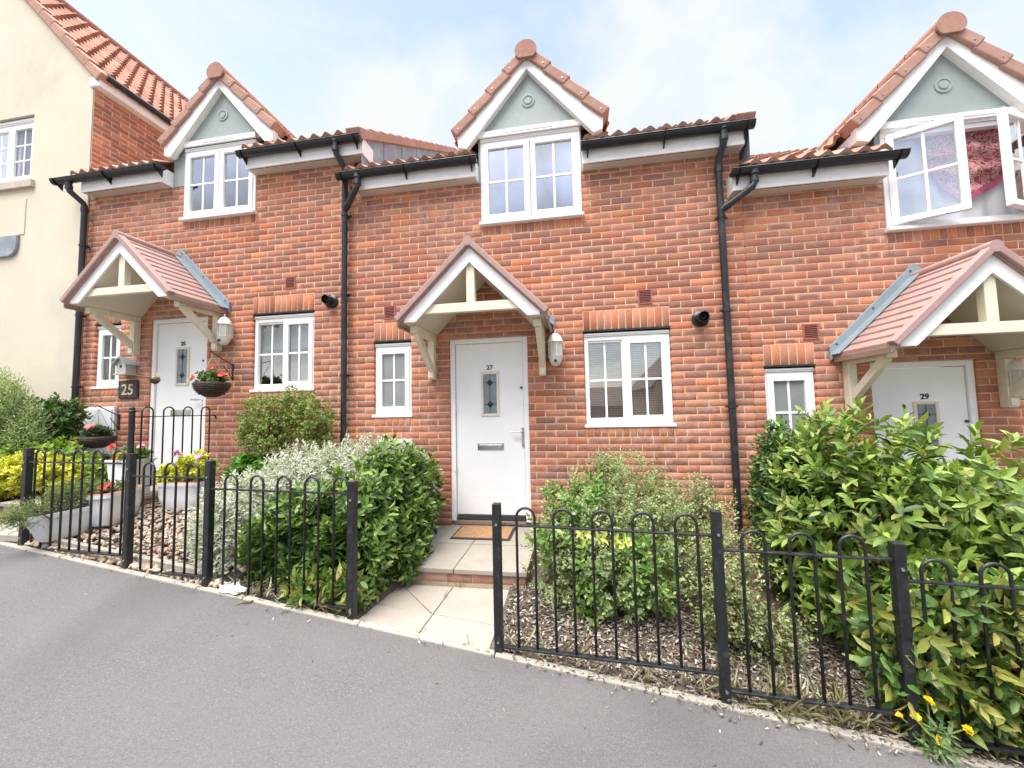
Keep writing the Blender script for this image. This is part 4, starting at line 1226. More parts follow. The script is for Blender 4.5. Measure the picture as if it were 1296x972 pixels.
def shoots(blobs, n, zmin=None, up=.45, jit=.35, rmin=.72, rmax=1.06, keep=None, gaps=0):
    B = np.array(blobs, float); area = (B[:, 3] * B[:, 4] + B[:, 3] * B[:, 5] + B[:, 4] * B[:, 5]); area /= area.sum()
    Po, Ax = [], []
    tot = 0
    while tot < n:
        k = RNG.choice(len(B), n, p=area); d = RNG.normal(size=(n, 3)); d /= np.linalg.norm(d, axis=1)[:, None]
        rr = RNG.uniform(rmin, rmax, (n, 1)); p = B[k, :3] + d * B[k, 3:] * rr
        ok = np.ones(n, bool)
        for b in B:
            q = (((p - b[:3]) / b[3:]) ** 2).sum(1); ok &= q > rmin ** 2 * .98
        if zmin is not None: ok &= p[:, 2] > np.array([zmin(x, y) for x, y in p[:, :2]])
        if keep is not None: ok &= keep(p)
        if gaps: ok &= (np.sin(p[:, 0] * gaps + 1.3 * np.sin(p[:, 2] * gaps * .7)) + np.sin(p[:, 2] * gaps * 1.1 + 2 + 1.2 * np.sin(p[:, 0] * gaps * .8 + p[:, 1] * gaps)) + np.sin(p[:, 1] * gaps * .9 + p[:, 0] * gaps * .5)) > -.75
        a = d / B[k, 3:]; a /= np.linalg.norm(a, axis=1)[:, None]; a = a + np.array([0, 0, up]) + RNG.normal(0, jit, (n, 3)); a /= np.linalg.norm(a, axis=1)[:, None]
        Po.append(p[ok]); Ax.append(a[ok]); tot += ok.sum()
    return np.concatenate(Po)[:n], np.concatenate(Ax)[:n]
def whorls(P, A, per, slen, L, W, pal, spread=(78, 28), lv=.25, tipcol=None, tipfrac=.35, shade=None):
    n = len(P); t = np.tile(np.arange(per) / max(1, per - 1), (n, 1))
    ang = np.arange(per)[None] * 2.39996 + RNG.uniform(0, 6.28, (n, 1))
    ref = np.where(np.abs(A[:, 2:3]) < .9, np.array([[0, 0, 1.]]), np.array([[1., 0, 0]])); X = np.cross(A, ref); X /= np.linalg.norm(X, axis=1)[:, None]; Y = np.cross(A, X)
    rd = X[:, None] * np.cos(ang)[..., None] + Y[:, None] * np.sin(ang)[..., None]
    el = np.radians(spread[0] + (spread[1] - spread[0]) * t + RNG.normal(0, 10, t.shape))[..., None]
    D = A[:, None] * np.cos(el) + rd * np.sin(el); N = A[:, None] * np.sin(el) - rd * np.cos(el)
    D = D + RNG.normal(0, .12, D.shape) - np.array([0, 0, .06])
    pos = P[:, None] + A[:, None] * ((t - 1) * slen * RNG.uniform(.7, 1.3, (n, 1)))[..., None]
    sz = (1 - .35 * t) * RNG.uniform(1 - lv, 1 + lv, t.shape)
    pc = np.array(pal)[RNG.integers(len(pal), size=t.shape)] * RNG.uniform(.8, 1.2, t.shape)[..., None]
    if tipcol is not None:
        m = ((t > 1 - tipfrac) & (RNG.random((n, 1)) < .75))[..., None]
        pc = np.where(m, np.array(tipcol) * RNG.uniform(.8, 1.15, t.shape)[..., None], pc)
    f = lambda a: a.reshape(-1, 3)
    return f(pos), f(D), f(N), (sz * L).ravel(), (sz * W).ravel(), f(pc)
def cat(*sets): return [np.concatenate(x) for x in zip(*sets)]
def shrub(name, label, catg, base, blobs, sets, mat, stems=8, kind='A', edge=None, group=None, stem_r=.008):
    t = thing(name, label, catg, base, group)
    L = cat(*sets)
    me = leaf_mesh('foliage', *L, kind=kind, edge=edge)
    me.polygons.foreach_set('use_smooth', [True] * len(me.polygons))
    link_mesh('foliage', me, mat, t)
    if stems:
        mb = MB(); b0 = Vector(base)
        for k in range(stems):
            b = blobs[k % len(blobs)]; q = Vector((b[0] + random.uniform(-.7, .7) * b[3], b[1] + random.uniform(-.6, .6) * b[4], b[2] + random.uniform(.1, .8) * b[5]))
            s = Vector((b[0] * .5 + b0.x * .5 + random.uniform(-.1, .1), b[1] * .5 + b0.y * .5 + random.uniform(-.06, .06), b0.z - .03)); mid = s.lerp(q, .5) + Vector((random.uniform(-.05, .05), random.uniform(-.05, .05), .05))
            mb.tube([s, s.lerp(mid, .6), mid, mid.lerp(q, .5) + Vector((0, 0, .02)), q], [stem_r * 1.4, stem_r * 1.2, stem_r, stem_r * .7, stem_r * .35], 6)
        mb.build('stem', M['bark'], t, smooth=True)
    return t
def make(blobs, n, per, slen, L, W, pal, inner=.4, tip=None, zmin=None, up=.45, spread=(78, 28), lv=.25, rmin=.72, rmax=1.06, keep=None, tipfrac=.35, jit=.35, gaps=0):
    P, A = shoots(blobs, n, zmin, up, jit, rmin, rmax, keep, gaps)
    s = [whorls(P, A, per, slen, L, W, pal, spread, lv, tip, tipfrac)]
    if inner:
        P, A = shoots(blobs, int(n * inner), zmin, up, .6, .42, .72, keep)
        s.append(whorls(P, A, per, slen, L, W, pal, spread, lv))
    return s
zs27 = lambda x, y: soil27(x, y) + .02
LAUREL = [(.125, .215, .035), (.16, .265, .04), (.085, .16, .032), (.20, .31, .05), (.25, .34, .07), (.06, .11, .028), (.38, .42, .12), (.30, .36, .09)]

# right-hand laurel hedge
infence = lambda p: (p[:, 1] > -2.19 - .06 * p[:, 0]) 
bl = [(1.90, -1.25, .62, .48, .62, .84), (1.80, -1.00, .72, .32, .45, .76), (2.28, -1.35, .60, .56, .70, .74), (2.90, -1.30, .44, .62, .70, .70), (3.5, -1.2, .32, .7, .75, .68), (2.05, -1.65, .26, .47, .36, .58), (2.55, -1.62, .22, .6, .42, .60)]
s1 = make(bl, 1750, 9, .11, .105, .043, LAUREL, .38, (.30, .41, .08), lambda x, y: soil27(x, y) + .05, rmin=.66, rmax=1.17, lv=.38, jit=.5, gaps=15, keep=lambda p: p[:, 1] > -2.12 - .072 * p[:, 0] + .1 * (p[:, 2] < .75))
# tall leading shoots
P = np.array([(1.42, -1.5, 1.52), (1.52, -1.45, 1.40), (1.80, -1.4, 1.58), (1.38, -1.35, 1.46), (1.65, -1.55, 1.50), (2.05, -1.45, 1.54)]); A = np.tile([[.03, 0, 1.]], (6, 1)) + RNG.normal(0, .06, (6, 3))
s1.append(whorls(P, A, 14, .34, .085, .036, LAUREL, (75, 25), .2, (.22, .40, .08)))
shrub('laurel_hedge', 'tall glossy bright green laurel hedge hiding the lower part of door 29', 'hedge', (1.9, -1.3, -.08), bl, s1, M['leaf'], 26, stem_r=.012)
# yellowing sprays pushing through the last panel
bl2 = [(1.95, -1.98, .36, .58, .17, .40), (2.30, -2.0, .20, .60, .17, .42), (1.78, -1.96, .10, .32, .15, .2)]
YEL = [(.34, .36, .07), (.22, .30, .055), (.12, .22, .05), (.30, .33, .10), (.10, .19, .045), (.42, .40, .10), (.08, .16, .035)]
s2 = make(bl2, 330, 9, .12, .115, .05, YEL, .5, None, lambda x, y: soil27(x, y) + .02, up=-.25, rmin=.6, rmax=1.08, spread=(70, 35))
shrub('laurel_bush', 'yellowing laurel branches poking through the railing beside the yellow flowers', 'bush', (2.1, -1.9, -.06), bl2, s2, M['leaf'], 14, stem_r=.008)
# dark left shoulder of the hedge: small-leaved evergreen
bl3 = [(1.66, -.75, .62, .25, .36, .72), (1.73, -.6, .92, .22, .3, .52)]
s3 = make(bl3, 900, 9, .08, .058, .028, [(.07, .13, .035), (.095, .165, .045), (.05, .10, .03)], .4, (.17, .26, .07), zs27)
shrub('evergreen_shrub', 'dark small-leaved evergreen shrub between downpipe and laurel hedge', 'shrub', (1.65, -.75, .02), bl3, s3, M['leaf'], 10)
# sparse bush behind panel two
bl4 = [(.98, -1.35, .48, .27, .38, .46), (.92, -1.55, .32, .24, .22, .36), (1.02, -.8, .72, .20, .25, .33), (1.15, -1.6, .22, .22, .2, .24)]
s4 = make(bl4, 820, 8, .10, .030, .017, [(.32, .37, .16), (.38, .43, .20), (.22, .27, .10), (.42, .45, .26), (.24, .17, .09)], .8, (.46, .52, .20), zs27, rmin=.45, rmax=1.2, up=.6, spread=(80, 40), gaps=16)
shrub('sparse_shrub', 'straggly small-leaved shrub with bare brown twigs left of the laurel hedge', 'shrub', (.98, -1.4, .05), bl4, s4, M['soft'], 46, kind='B', stem_r=.005)
# variegated euonymus with a green reversion in the middle
bl5 = [(.10, -1.05, .62, .40, .40, .42), (.40, -.75, .78, .40, .40, .40), (.55, -.95, .50, .36, .42, .45), (-.10, -1.15, .40, .30, .34, .36), (.28, -.7, 1.02, .16, .18, .16), (.78, -.8, .62, .30, .32, .36), (.22, -1.30, .36, .36, .25, .34)]
s5 = make(bl5, 2300, 9, .08, .032, .019, [(.19, .27, .09), (.27, .36, .13), (.13, .20, .06), (.36, .43, .19)], .45, (.42, .50, .18), lambda x, y: soil27(x, y) + .06, up=.7, rmin=.6, rmax=1.22, jit=.45, gaps=19)
s5c = cat(*s5); m = (RNG.random(len(s5c[0])) < .62) * RNG.uniform(.5, 1, len(s5c[0]))
shrub('variegated_shrub', 'cream and green variegated shrub under the ground floor window of house 27', 'shrub', (.3, -.95, .12), bl5, [s5c], M['soft'], 22, kind='B', edge=(m, (.68, .70, .48)), stem_r=.006)
bl6 = [(-.12, -1.18, .66, .24, .24, .34), (.08, -1.32, .42, .20, .18, .34), (.42, -1.36, .42, .24, .16, .34), (.12, -1.38, .22, .18, .14, .2), (.1, -1.1, .86, .2, .2, .22)]
s6 = make(bl6, 300, 9, .08, .062, .030, [(.17, .30, .06), (.21, .35, .075), (.13, .24, .05)], .3, (.34, .46, .11), lambda x, y: soil27(x, y) + .04, up=.5, rmin=.6, rmax=1.2)
P = np.array([(.05, -1.62, .76), (.16, -1.62, .75), (.24, -1.63, .74), (.31, -1.62, .73)]); A = np.tile([[.6, -.5, .5]], (4, 1)) + RNG.normal(0, .15, (4, 3))
s6.append(whorls(P, A, 7, .05, .07, .042, [(.58, .60, .16), (.48, .54, .12)], (75, 40)))
shrub('euonymus_bush', 'plain glossy green bush with lime tips behind the railing right of path 27', 'bush', (.12, -1.25, .14), bl6, s6, M['leaf'], 10)
# left bed of house 27: silver shrub and laurel
bl7 = [(-2.50, -.95, .82, .58, .46, .50), (-2.05, -.75, .95, .48, .42, .44), (-1.78, -.55, .92, .36, .34, .40), (-2.95, -1.15, .66, .42, .38, .42), (-2.85, -1.45, .55, .22, .22, .40), (-3.15, -1.35, .42, .20, .18, .24), (-2.80, -1.62, .30, .16, .14, .26)]
s7 = make(bl7, 2300, 9, .08, .052, .019, [(.58, .61, .53), (.66, .68, .62), (.48, .53, .43), (.72, .73, .68), (.36, .42, .29)], .35, (.74, .75, .70), lambda x, y: max(soil27(x, y), gravel25(x, y) if x < -2.66 else -9) + .04, up=.7, spread=(70, 22))
shrub('silver_shrub', 'silvery grey-leaved shrub between the pebbles and the laurel bush', 'shrub', (-2.4, -.95, .36), bl7, s7, M['soft'], 24, kind='B', stem_r=.006)
bl8 = [(-2.10, -1.44, .56, .48, .32, .42), (-1.72, -1.35, .66, .36, .40, .52), (-1.62, -.95, .80, .26, .44, .52), (-1.62, -.55, .76, .24, .40, .46), (-2.35, -1.55, .50, .26, .20, .34), (-1.70, -1.58, .50, .28, .22, .36), (-1.42, -1.02, .48, .16, .3, .30)]
DL = [(.105, .19, .035), (.14, .24, .045), (.075, .14, .03), (.18, .285, .055), (.05, .095, .026)]
s8 = make(bl8, 1080, 9, .095, .088, .037, DL, .45, (.30, .42, .10), zs27, rmin=.66, rmax=1.15, lv=.38, jit=.5, gaps=17, keep=lambda p: (p[:, 1] > -1.77 - .072 * p[:, 0] + .0) & (p[:, 0] < -1.30))
shrub('laurel_bush', 'dense green laurel bush between the left railing and the step of door 27', 'bush', (-1.85, -1.2, .28), bl8, s8, M['leaf'], 22, stem_r=.010)
bl8b = [(-1.62, -1.72, .36, .18, .11, .18), (-1.85, -1.74, .34, .18, .10, .16)]
s8b = make(bl8b, 46, 8, .1, .10, .048, [(.16, .30, .06), (.30, .36, .09), (.12, .24, .05), (.42, .38, .12)], .3, None, zs27, up=-.2)
shrub('laurel_seedling', 'low yellow-green laurel sprig at the foot of the post left of path 27', 'bush', (-1.7, -1.74, .26), bl8b, s8b, M['leaf'], 5)
# clipped variegated bush under window 25
bl9 = [(-3.50, -.34, 1.58, .27, .28, .27), (-3.12, -.36, 1.68, .26, .27, .22), (-2.86, -.40, 1.52, .27, .26, .27), (-3.30, -.42, 1.36, .26, .24, .26), (-3.62, -.38, 1.38, .16, .2, .2), (-2.78, -.42, 1.30, .18, .2, .2)]
s9 = make(bl9, 1300, 8, .05, .030, .020, [(.17, .25, .05), (.23, .32, .07), (.10, .16, .04), (.33, .38, .12)], .5, (.44, .49, .16), None, up=.35, gaps=22)
shrub('clipped_bush', 'clipped rounded olive-green bush below the ground floor window of house 25', 'bush', (-3.22, -.34, .62), bl9, s9, M['soft'], 10, kind='B', stem_r=.010)
# garden of the cream house
bla = [(-7.25, -.55, 1.32, .75, .40, .55), (-6.62, -.45, 1.38, .36, .32, .46), (-6.35, -.38, 1.55, .25, .24, .34), (-8.1, -.6, 1.4, .7, .4, .6)]
sa = make(bla, 1100, 9, .10, .075, .042, [(.075, .15, .04), (.10, .19, .05), (.05, .11, .03)], .4, (.16, .27, .07), None, up=.2)
shrub('ivy_bush', 'dark green ivy-like bush against the foot of the cream house', 'bush', (-7.2, -.5, .75), bla, sa, M['leaf'], 10)
blb = [(-6.55, -.75, 1.72, .34, .25, .46), (-6.95, -.7, 1.75, .36, .3, .52), (-6.22, -.72, 1.48, .20, .2, .30), (-7.4, -.7, 1.8, .4, .3, .5)]
sb = make(blb, 1300, 10, .18, .050, .014, [(.33, .43, .18), (.42, .50, .25), (.26, .36, .14)], .5, (.50, .57, .32), None, up=1.1, spread=(60, 20))
shrub('feathery_shrub', 'pale feathery light green shrub in front of the cream wall', 'shrub', (-6.7, -.72, .9), blb, sb, M['soft'], 26, kind='B', stem_r=.006)
blc = [(-6.05, -1.05, .97, .34, .26, .22), (-5.82, -.95, 1.02, .30, .26, .22), (-6.6, -1.1, .96, .45, .28, .24), (-5.55, -.85, .98, .22, .22, .20)]
sc_ = make(blc, 620, 8, .07, .062, .038, [(.66, .64, .07), (.74, .70, .09), (.56, .58, .06), (.46, .52, .07)], .4, (.80, .74, .12), None, up=.5)
shrub('golden_shrub', 'golden yellow-leaved shrub beside the steps of door 25', 'shrub', (-6.0, -1.0, .78), blc, sc_, M['soft'], 10)
bld = [(-6.05, -.62, 1.16, .30, .24, .20), (-5.72, -.58, 1.0, .22, .22, .18), (-6.4, -.7, 1.12, .34, .24, .22), (-5.45, -.60, .92, .16, .2, .18)]
sd = make(bld, 430, 8, .09, .085, .055, [(.24, .38, .07), (.31, .46, .09), (.18, .30, .06)], .35, (.42, .55, .13), None, up=.4)
shrub('leafy_plant', 'mid green broad-leaved plant between the golden shrub and the hanging basket', 'plant', (-5.85, -.6, .8), bld, sd, M['soft'], 8)

# dry grass and weeds along the kerb
def grass(name, pts, h, pal, label, zf=G, lean=.5):
    n = len(pts); P = np.array(pts); D = np.stack([RNG.normal(0, lean, n), RNG.normal(-.15, lean, n), np.ones(n)], 1); N = np.stack([RNG.normal(0, 1, n), RNG.normal(0, 1, n), np.zeros(n) + .3], 1)
    L = h * RNG.uniform(.4, 1.3, n); C = np.array(pal)[RNG.integers(len(pal), size=n)] * RNG.uniform(.8, 1.2, (n, 1))
    T0 = TA * np.array([1, 1, 1]); me = leaf_mesh(name, P, D, N, L, L * .005 + .0014, C, 'A')
    return tag(link_mesh(name, me, M['soft']), label, None, None, 'stuff')
gp_ = []
for _ in range(240):
    x = random.gauss(1.12, .2); y = fenceY(x) + random.uniform(-.01, .12); gp_.append((x, y, soil27(x, y)))
for _ in range(90):
    x = random.uniform(-2.45, -1.5); y = fenceY(x) + random.uniform(-.01, .08); gp_.append((x, y, soil27(x, y)))
for _ in range(60):
    x = random.uniform(-.4, .7); y = fenceY(x) + random.uniform(0, .1); gp_.append((x, y, soil27(x, y)))
grass('dry_grass', gp_, .15, [(.62, .52, .33), (.52, .42, .24), (.66, .60, .44), (.36, .38, .16)], 'dry straw-coloured grass at the foot of the railings', lean=.9)
gp_ = []
for cxg, cyg, k in ((.99, -2.06, 12), (-1.0, -1.86, 8), (-.68, -1.89, 5), (-.95, -1.17, 5), (-1.02, -1.33, 5)):
    for _ in range(k):
        x = cxg + random.gauss(0, .018); y = cyg + random.gauss(0, .012); z = path_z(x, y) if x < -.5 else G(x, y); gp_.append((x, y, z))
grass('weeds', gp_, .06, [(.22, .34, .08), (.32, .40, .10)], 'small green weeds sprouting from the joints and kerb', lean=.8)

# ------------------------------------------------------------------ flowers
def blooms(parent, pts, r, pal, per=9, face=(0, -.6, .8), name='flower', cup=25, eye=None):
    P, D, N, C = [], [], [], []
    f = Vector(face).normalized()
    for p in pts:
        c = np.array(random.choice(pal)); ff = (f + Vector((random.gauss(0, .3), random.gauss(0, .3), random.gauss(0, .3)))).normalized()
        a = ff.orthogonal().normalized(); b = ff.cross(a)
        for k in range(per):
            th = 2 * math.pi * k / per + random.uniform(-.1, .1); rd = a * math.cos(th) + b * math.sin(th); e = rad(cup + random.uniform(-15, 25))
            P.append(p); D.append(rd * math.cos(e) + ff * math.sin(e)); N.append(ff * math.cos(e) - rd * math.sin(e)); C.append(c * random.uniform(.85, 1.15))
    n = len(P); me = leaf_mesh(name, np.array([tuple(p) for p in P]), np.array([tuple(d) for d in D]), np.array([tuple(d) for d in N]), RNG.uniform(.8, 1.1, n) * r, RNG.uniform(.55, .75, n) * r, np.array(C), 'A')
    return link_mesh(name, me, M['petal'], parent)
RED, PINK, ORG = [(.62, .03, .03), (.70, .06, .05)], [(.72, .25, .40), (.66, .35, .50)], [(.75, .22, .05), (.70, .12, .06)]

# yellow flowers at the corner of the hedge
t = thing('marigold_plant', 'low plant with five yellow flower heads at the kerb by the laurel hedge', 'flower', (1.60, -2.07, .0))
heads = [(1.565, -2.10, .221), (1.503, -2.10, .148), (1.583, -2.11, .060), (1.698, -2.11, .116), (1.455, -2.08, .13)]
mb = MB()
for h in heads: mb.tube([(1.60, -2.06, -.02), ((h[0] + 1.6) / 2, -2.07, (h[2]) * .5), (h[0], h[1] + .012, h[2] - .006)], .0035, 6)
mb.build('stem', simple('flower_stem', (.20, .27, .10), .7), t)
for h in heads[:4]: blooms(t, [h, (h[0], h[1] - .002, h[2] + .001)], .021, [(.86, .56, .005), (.88, .60, .01)], 14, (.0, -.75, .65), cup=12)
blooms(t, heads[4:], .017, [(.78, .34, .02)], 12, (-.3, -.6, .6), cup=20)
P, A = shoots([(1.60, -2.09, .04, .13, .06, .09)], 26, None, .3, .4, .5, 1.0)
S = whorls(P, A, 6, .05, .065, .018, [(.20, .30, .12), (.26, .36, .16), (.16, .24, .09)], (80, 35))
link_mesh('foliage', leaf_mesh('foliage', *S), M['soft'], t)

def plant_in(name, label, base, blobs, n, L, W, pal, flowers=None, tip=None, mat='soft', per=8, up=.5, stems=4, kind='A', slen=.06):
    s = make(blobs, n, per, slen, L, W, pal, .4, tip, None, up=up)
    t = shrub(name, label, 'plant', base, blobs, s, M[mat], stems, kind=kind, stem_r=.004)
    if flowers:
        for (pts, r, pl) in flowers: blooms(t, pts, r, pl)
    return t

# troughs: tapered ribbed boxes
def trough(label, p0, p1, wid, zb, zt, lip='terra', name='planter', soilmat='soil', belly=.72):
    p0 = Vector((*p0, 0)); p1 = Vector((*p1, 0)); ax = (p1 - p0); L = ax.length; ax.normalize(); ay = Vector((-ax.y, ax.x, 0)); c = (p0 + p1) / 2
    t = thing(name, label, 'planter', (c.x, c.y, zb), 'white planters beside the landing of door 25')
    def outline(hl, hw, z, rib=0):
        pts = []; n = 64
        for k in range(n):
            a = 2 * math.pi * k / n; ex = 5
            ca, sa = math.cos(a), math.sin(a); r = (abs(ca) ** ex + abs(sa) ** ex) ** (-1 / ex)
            q = 1 + (rib * (1 if k % 2 else -1))
            pts.append(c + ax * (hl * ca * r * q) + ay * (hw * sa * r * q) + Vector((0, 0, z)))
        return pts
    mb = MB(); n = 64; H = zt - zb
    rings = [outline(L / 2 * belly * .9, wid / 2 * .62, zb), outline(L / 2 * belly, wid / 2 * .68, zb + .012, .006), outline(L / 2 * (belly + .14), wid / 2 * .82, zb + H * .45, .010), outline(L / 2 * .93, wid / 2 * .93, zt - .05, .008),
             outline(L / 2 * .95, wid / 2 * .95, zt - .045), outline(L / 2, wid / 2, zt - .035), outline(L / 2, wid / 2, zt), outline(L / 2 - .018, wid / 2 - .018, zt), outline(L / 2 - .022, wid / 2 - .022, zt - .05)]
    V = [v for r in rings for v in r]; Fc = [tuple(range(n - 1, -1, -1))]
    for i in range(len(rings) - 1): Fc += [(i * n + k, i * n + (k + 1) % n, (i + 1) * n + (k + 1) % n, (i + 1) * n + k) for k in range(n)]
    mb.add(V, Fc); mb.build('trough', M['trough'], t, smooth=True)
    mb = MB(); o = outline(L / 2 - .02, wid / 2 - .02, zt - .018); mb.add(o, [tuple(range(n))]); mb.build('compost', M[soilmat], t, fix=False)
    if lip == 'terra':
        mb = MB(); a, b = outline(L / 2 + .001, wid / 2 + .001, zt + .002), outline(L / 2 - .035, wid / 2 - .035, zt + .006)
        mb.add(a + b, [(k, (k + 1) % n, n + (k + 1) % n, n + k) for k in range(n)]); mb.build('rim', M['terra'], t, fix=False)
    return t
trough('white trough planter of feathery grass nearest the left post', (-4.42, -1.74), (-4.42, -1.25), .19, .565, .80, lip=None, belly=.60)
plant_in('feathery_plant', 'wispy fine-leaved green plant trailing from the white trough nearest the left post', (-4.42, -1.5, .78), [(-4.42, -1.72, .84, .10, .20, .12), (-4.42, -1.48, .92, .12, .20, .16), (-4.42, -1.32, .92, .1, .14, .14)], 330, .05, .006, [(.30, .38, .16), (.38, .45, .22), (.24, .31, .12)], per=10, up=.5, kind='B', slen=.14, stems=12)
trough('white ribbed trough with a terracotta rim standing behind the feathery trough', (-4.27, -1.37), (-4.46, -.92), .22, .60, .895, belly=.80)
plant_in('bedding_plant', 'small red flower and pale green plants in the ribbed trough behind the railing', (-4.37, -1.15, .88), [(-4.35, -1.18, .93, .09, .17, .06)], 40, .05, .03, [(.26, .34, .14), (.36, .40, .22)], flowers=[([(-4.27, -1.32, .95), (-4.25, -1.29, .96), (-4.28, -1.27, .95)], .04, RED)])
trough('white ribbed trough of yellow and pink plants turned along the pebbles', (-4.26, -.80), (-3.80, -.76), .24, .635, .915, belly=.80)
plant_in('golden_plant', 'yellow-leaved plant with two pink flower heads in the trough behind the pebbles', (-4.03, -.78, .90), [(-4.14, -.80, .98, .17, .13, .12), (-3.92, -.76, 1.06, .19, .14, .16)], 190, .062, .042, [(.60, .60, .07), (.68, .66, .08), (.46, .52, .07)], tip=(.72, .68, .10),
    flowers=[([(-3.98, -.92, 1.20), (-3.96, -.94, 1.22), (-4.00, -.92, 1.22), (-3.94, -.92, 1.20)], .045, PINK), ([(-3.72, -.90, 1.17), (-3.70, -.92, 1.18), (-3.74, -.90, 1.18)], .042, PINK)])
plant_in('leafy_plant', 'fresh green leafy plant between the golden plant and the clipped bush', (-3.35, -.45, .75), [(-3.42, -.5, 1.0, .26, .18, .2), (-3.62, -.5, .98, .16, .16, .18)], 150, .07, .045, [(.13, .30, .05), (.17, .36, .07)], tip=(.24, .44, .09))
# tall white pot by the guard rail
t = thing('planter', 'tall square white pot of orange and red flowers behind the round railing post', 'planter', (-4.66, -.82, .76))
mb = MB(); mb.add([(-4.76, -.93, .76), (-4.56, -.93, .76), (-4.56, -.70, .76), (-4.76, -.70, .76), (-4.79, -.95, 1.12), (-4.54, -.95, 1.12), (-4.54, -.68, 1.12), (-4.79, -.68, 1.12)], [(0, 3, 2, 1), (0, 1, 5, 4), (1, 2, 6, 5), (2, 3, 7, 6), (3, 0, 4, 7)])
mb.box(-4.805, -4.525, -.965, -.665, 1.12, 1.15); mb.build('pot', M['trough'], t, bevel=.008)
plant_in('bedding_plant', 'leafy plant with red, pink and orange blooms in the tall square pot', (-4.67, -.82, 1.14), [(-4.67, -.82, 1.19, .16, .16, .08)], 60, .06, .04, [(.16, .30, .07), (.22, .36, .1)], flowers=[([(-4.72, -.95, 1.28), (-4.70, -.97, 1.29)], .045, RED), ([(-4.54, -.82, 1.28), (-4.53, -.80, 1.27)], .04, PINK), ([(-4.58, -.95, 1.21), (-4.62, -.98, 1.19)], .045, ORG)])

# hanging baskets on wall brackets
def basket(label, c, r, h, hookz, bx, bz, plabel, flowers, pal):
    t = thing('hanging_basket', label, 'basket', (c[0], c[1], c[2] - h), 'hanging baskets either side of door 25')
    mb = MB(); prof = [(0.0, -h), (r * .35, -h * .98), (r * .7, -h * .72), (r * .92, -h * .35), (r, 0), (r * 1.04, .012), (r, .02), (r * .93, .0), (r * .6, -.02), (0, -.02)]
    mb.lathe(prof, c, 26); b = mb.build('bowl', M['wicker'], t, smooth=True)
    wv = MB()
    for k in range(6):
        f = 1 - k / 6.5; rr = r * (1 - (1 - f) ** 2.1 * .55) * 1.012; z = c[2] - h * (1 - f) * .95
        wv.tube([(c[0] + (rr + .004 * (-1) ** i) * math.cos(2 * math.pi * i / 40), c[1] + (rr + .004 * (-1) ** i) * math.sin(2 * math.pi * i / 40), z) for i in range(41)], .009, 5, False)
    wv.build('weave', M['wicker'], b, smooth=True)
    cm = MB()
    for a in (.5, 2.6, 4.7): cm.tube([(c[0] + r * .95 * math.cos(a), c[1] + r * .95 * math.sin(a), c[2]), (c[0], c[1], hookz)], .0028, 5)
    cm.build('chain', M['wire'], t)
    bk = thing('basket_bracket', 'thin black wall bracket holding the ' + plabel[0], 'bracket', (bx, 0, bz), 'hanging basket brackets')
    mb = MB(); mb.box(bx - .008, bx + .008, -.012, -.002, bz - .12, bz + .09)
    mb.tube([(bx, -.01, bz + .07), (c[0], c[1], hookz + .03), (c[0] - .01, c[1] - .02, hookz + .045), (c[0] - .015, c[1] - .03, hookz + .02)], .006, 6)
    mb.tube([(bx, -.01, bz - .1), (bx + (c[0] - bx) * .55, c[1] * .5, bz + .045)], .005, 6); mb.build('arm', M['iron'], bk)
    plant_in('geranium', plabel[1], (c[0], c[1], c[2]), [(c[0], c[1], c[2] + .06, r * .85, r * .85, .11)], 80, .055, .042, pal, flowers=flowers, stems=4)
basket('dark wicker hanging basket by the lantern right of door 25', (-4.19, -.36, 1.955), .172, .155, 2.30, -4.275, 2.15, ('basket right of door 25', 'bushy plant with orange and red blooms in the basket right of door 25'),
       [([(-4.36, -.45, 2.04), (-4.38, -.44, 2.0), (-4.34, -.46, 2.02), (-4.33, -.42, 2.08)], .045, [(.82, .33, .12), (.80, .40, .20)]), ([(-4.08, -.45, 2.12), (-4.0, -.42, 2.06), (-3.97, -.40, 2.05)], .045, [(.80, .08, .06)])], [(.12, .20, .06), (.17, .26, .08)])
basket('dark wicker hanging basket low in front of the white meter box', (-5.83, -.34, 1.34), .16, .125, 1.70, -6.0, 1.54, ('low basket in front of the meter box', 'dark-leaved plant with one pink bloom in the low basket'),
       [([(-5.80, -.42, 1.47), (-5.82, -.44, 1.48), (-5.78, -.43, 1.49)], .045, [(.80, .22, .22)])], [(.08, .13, .06), (.12, .17, .08)])

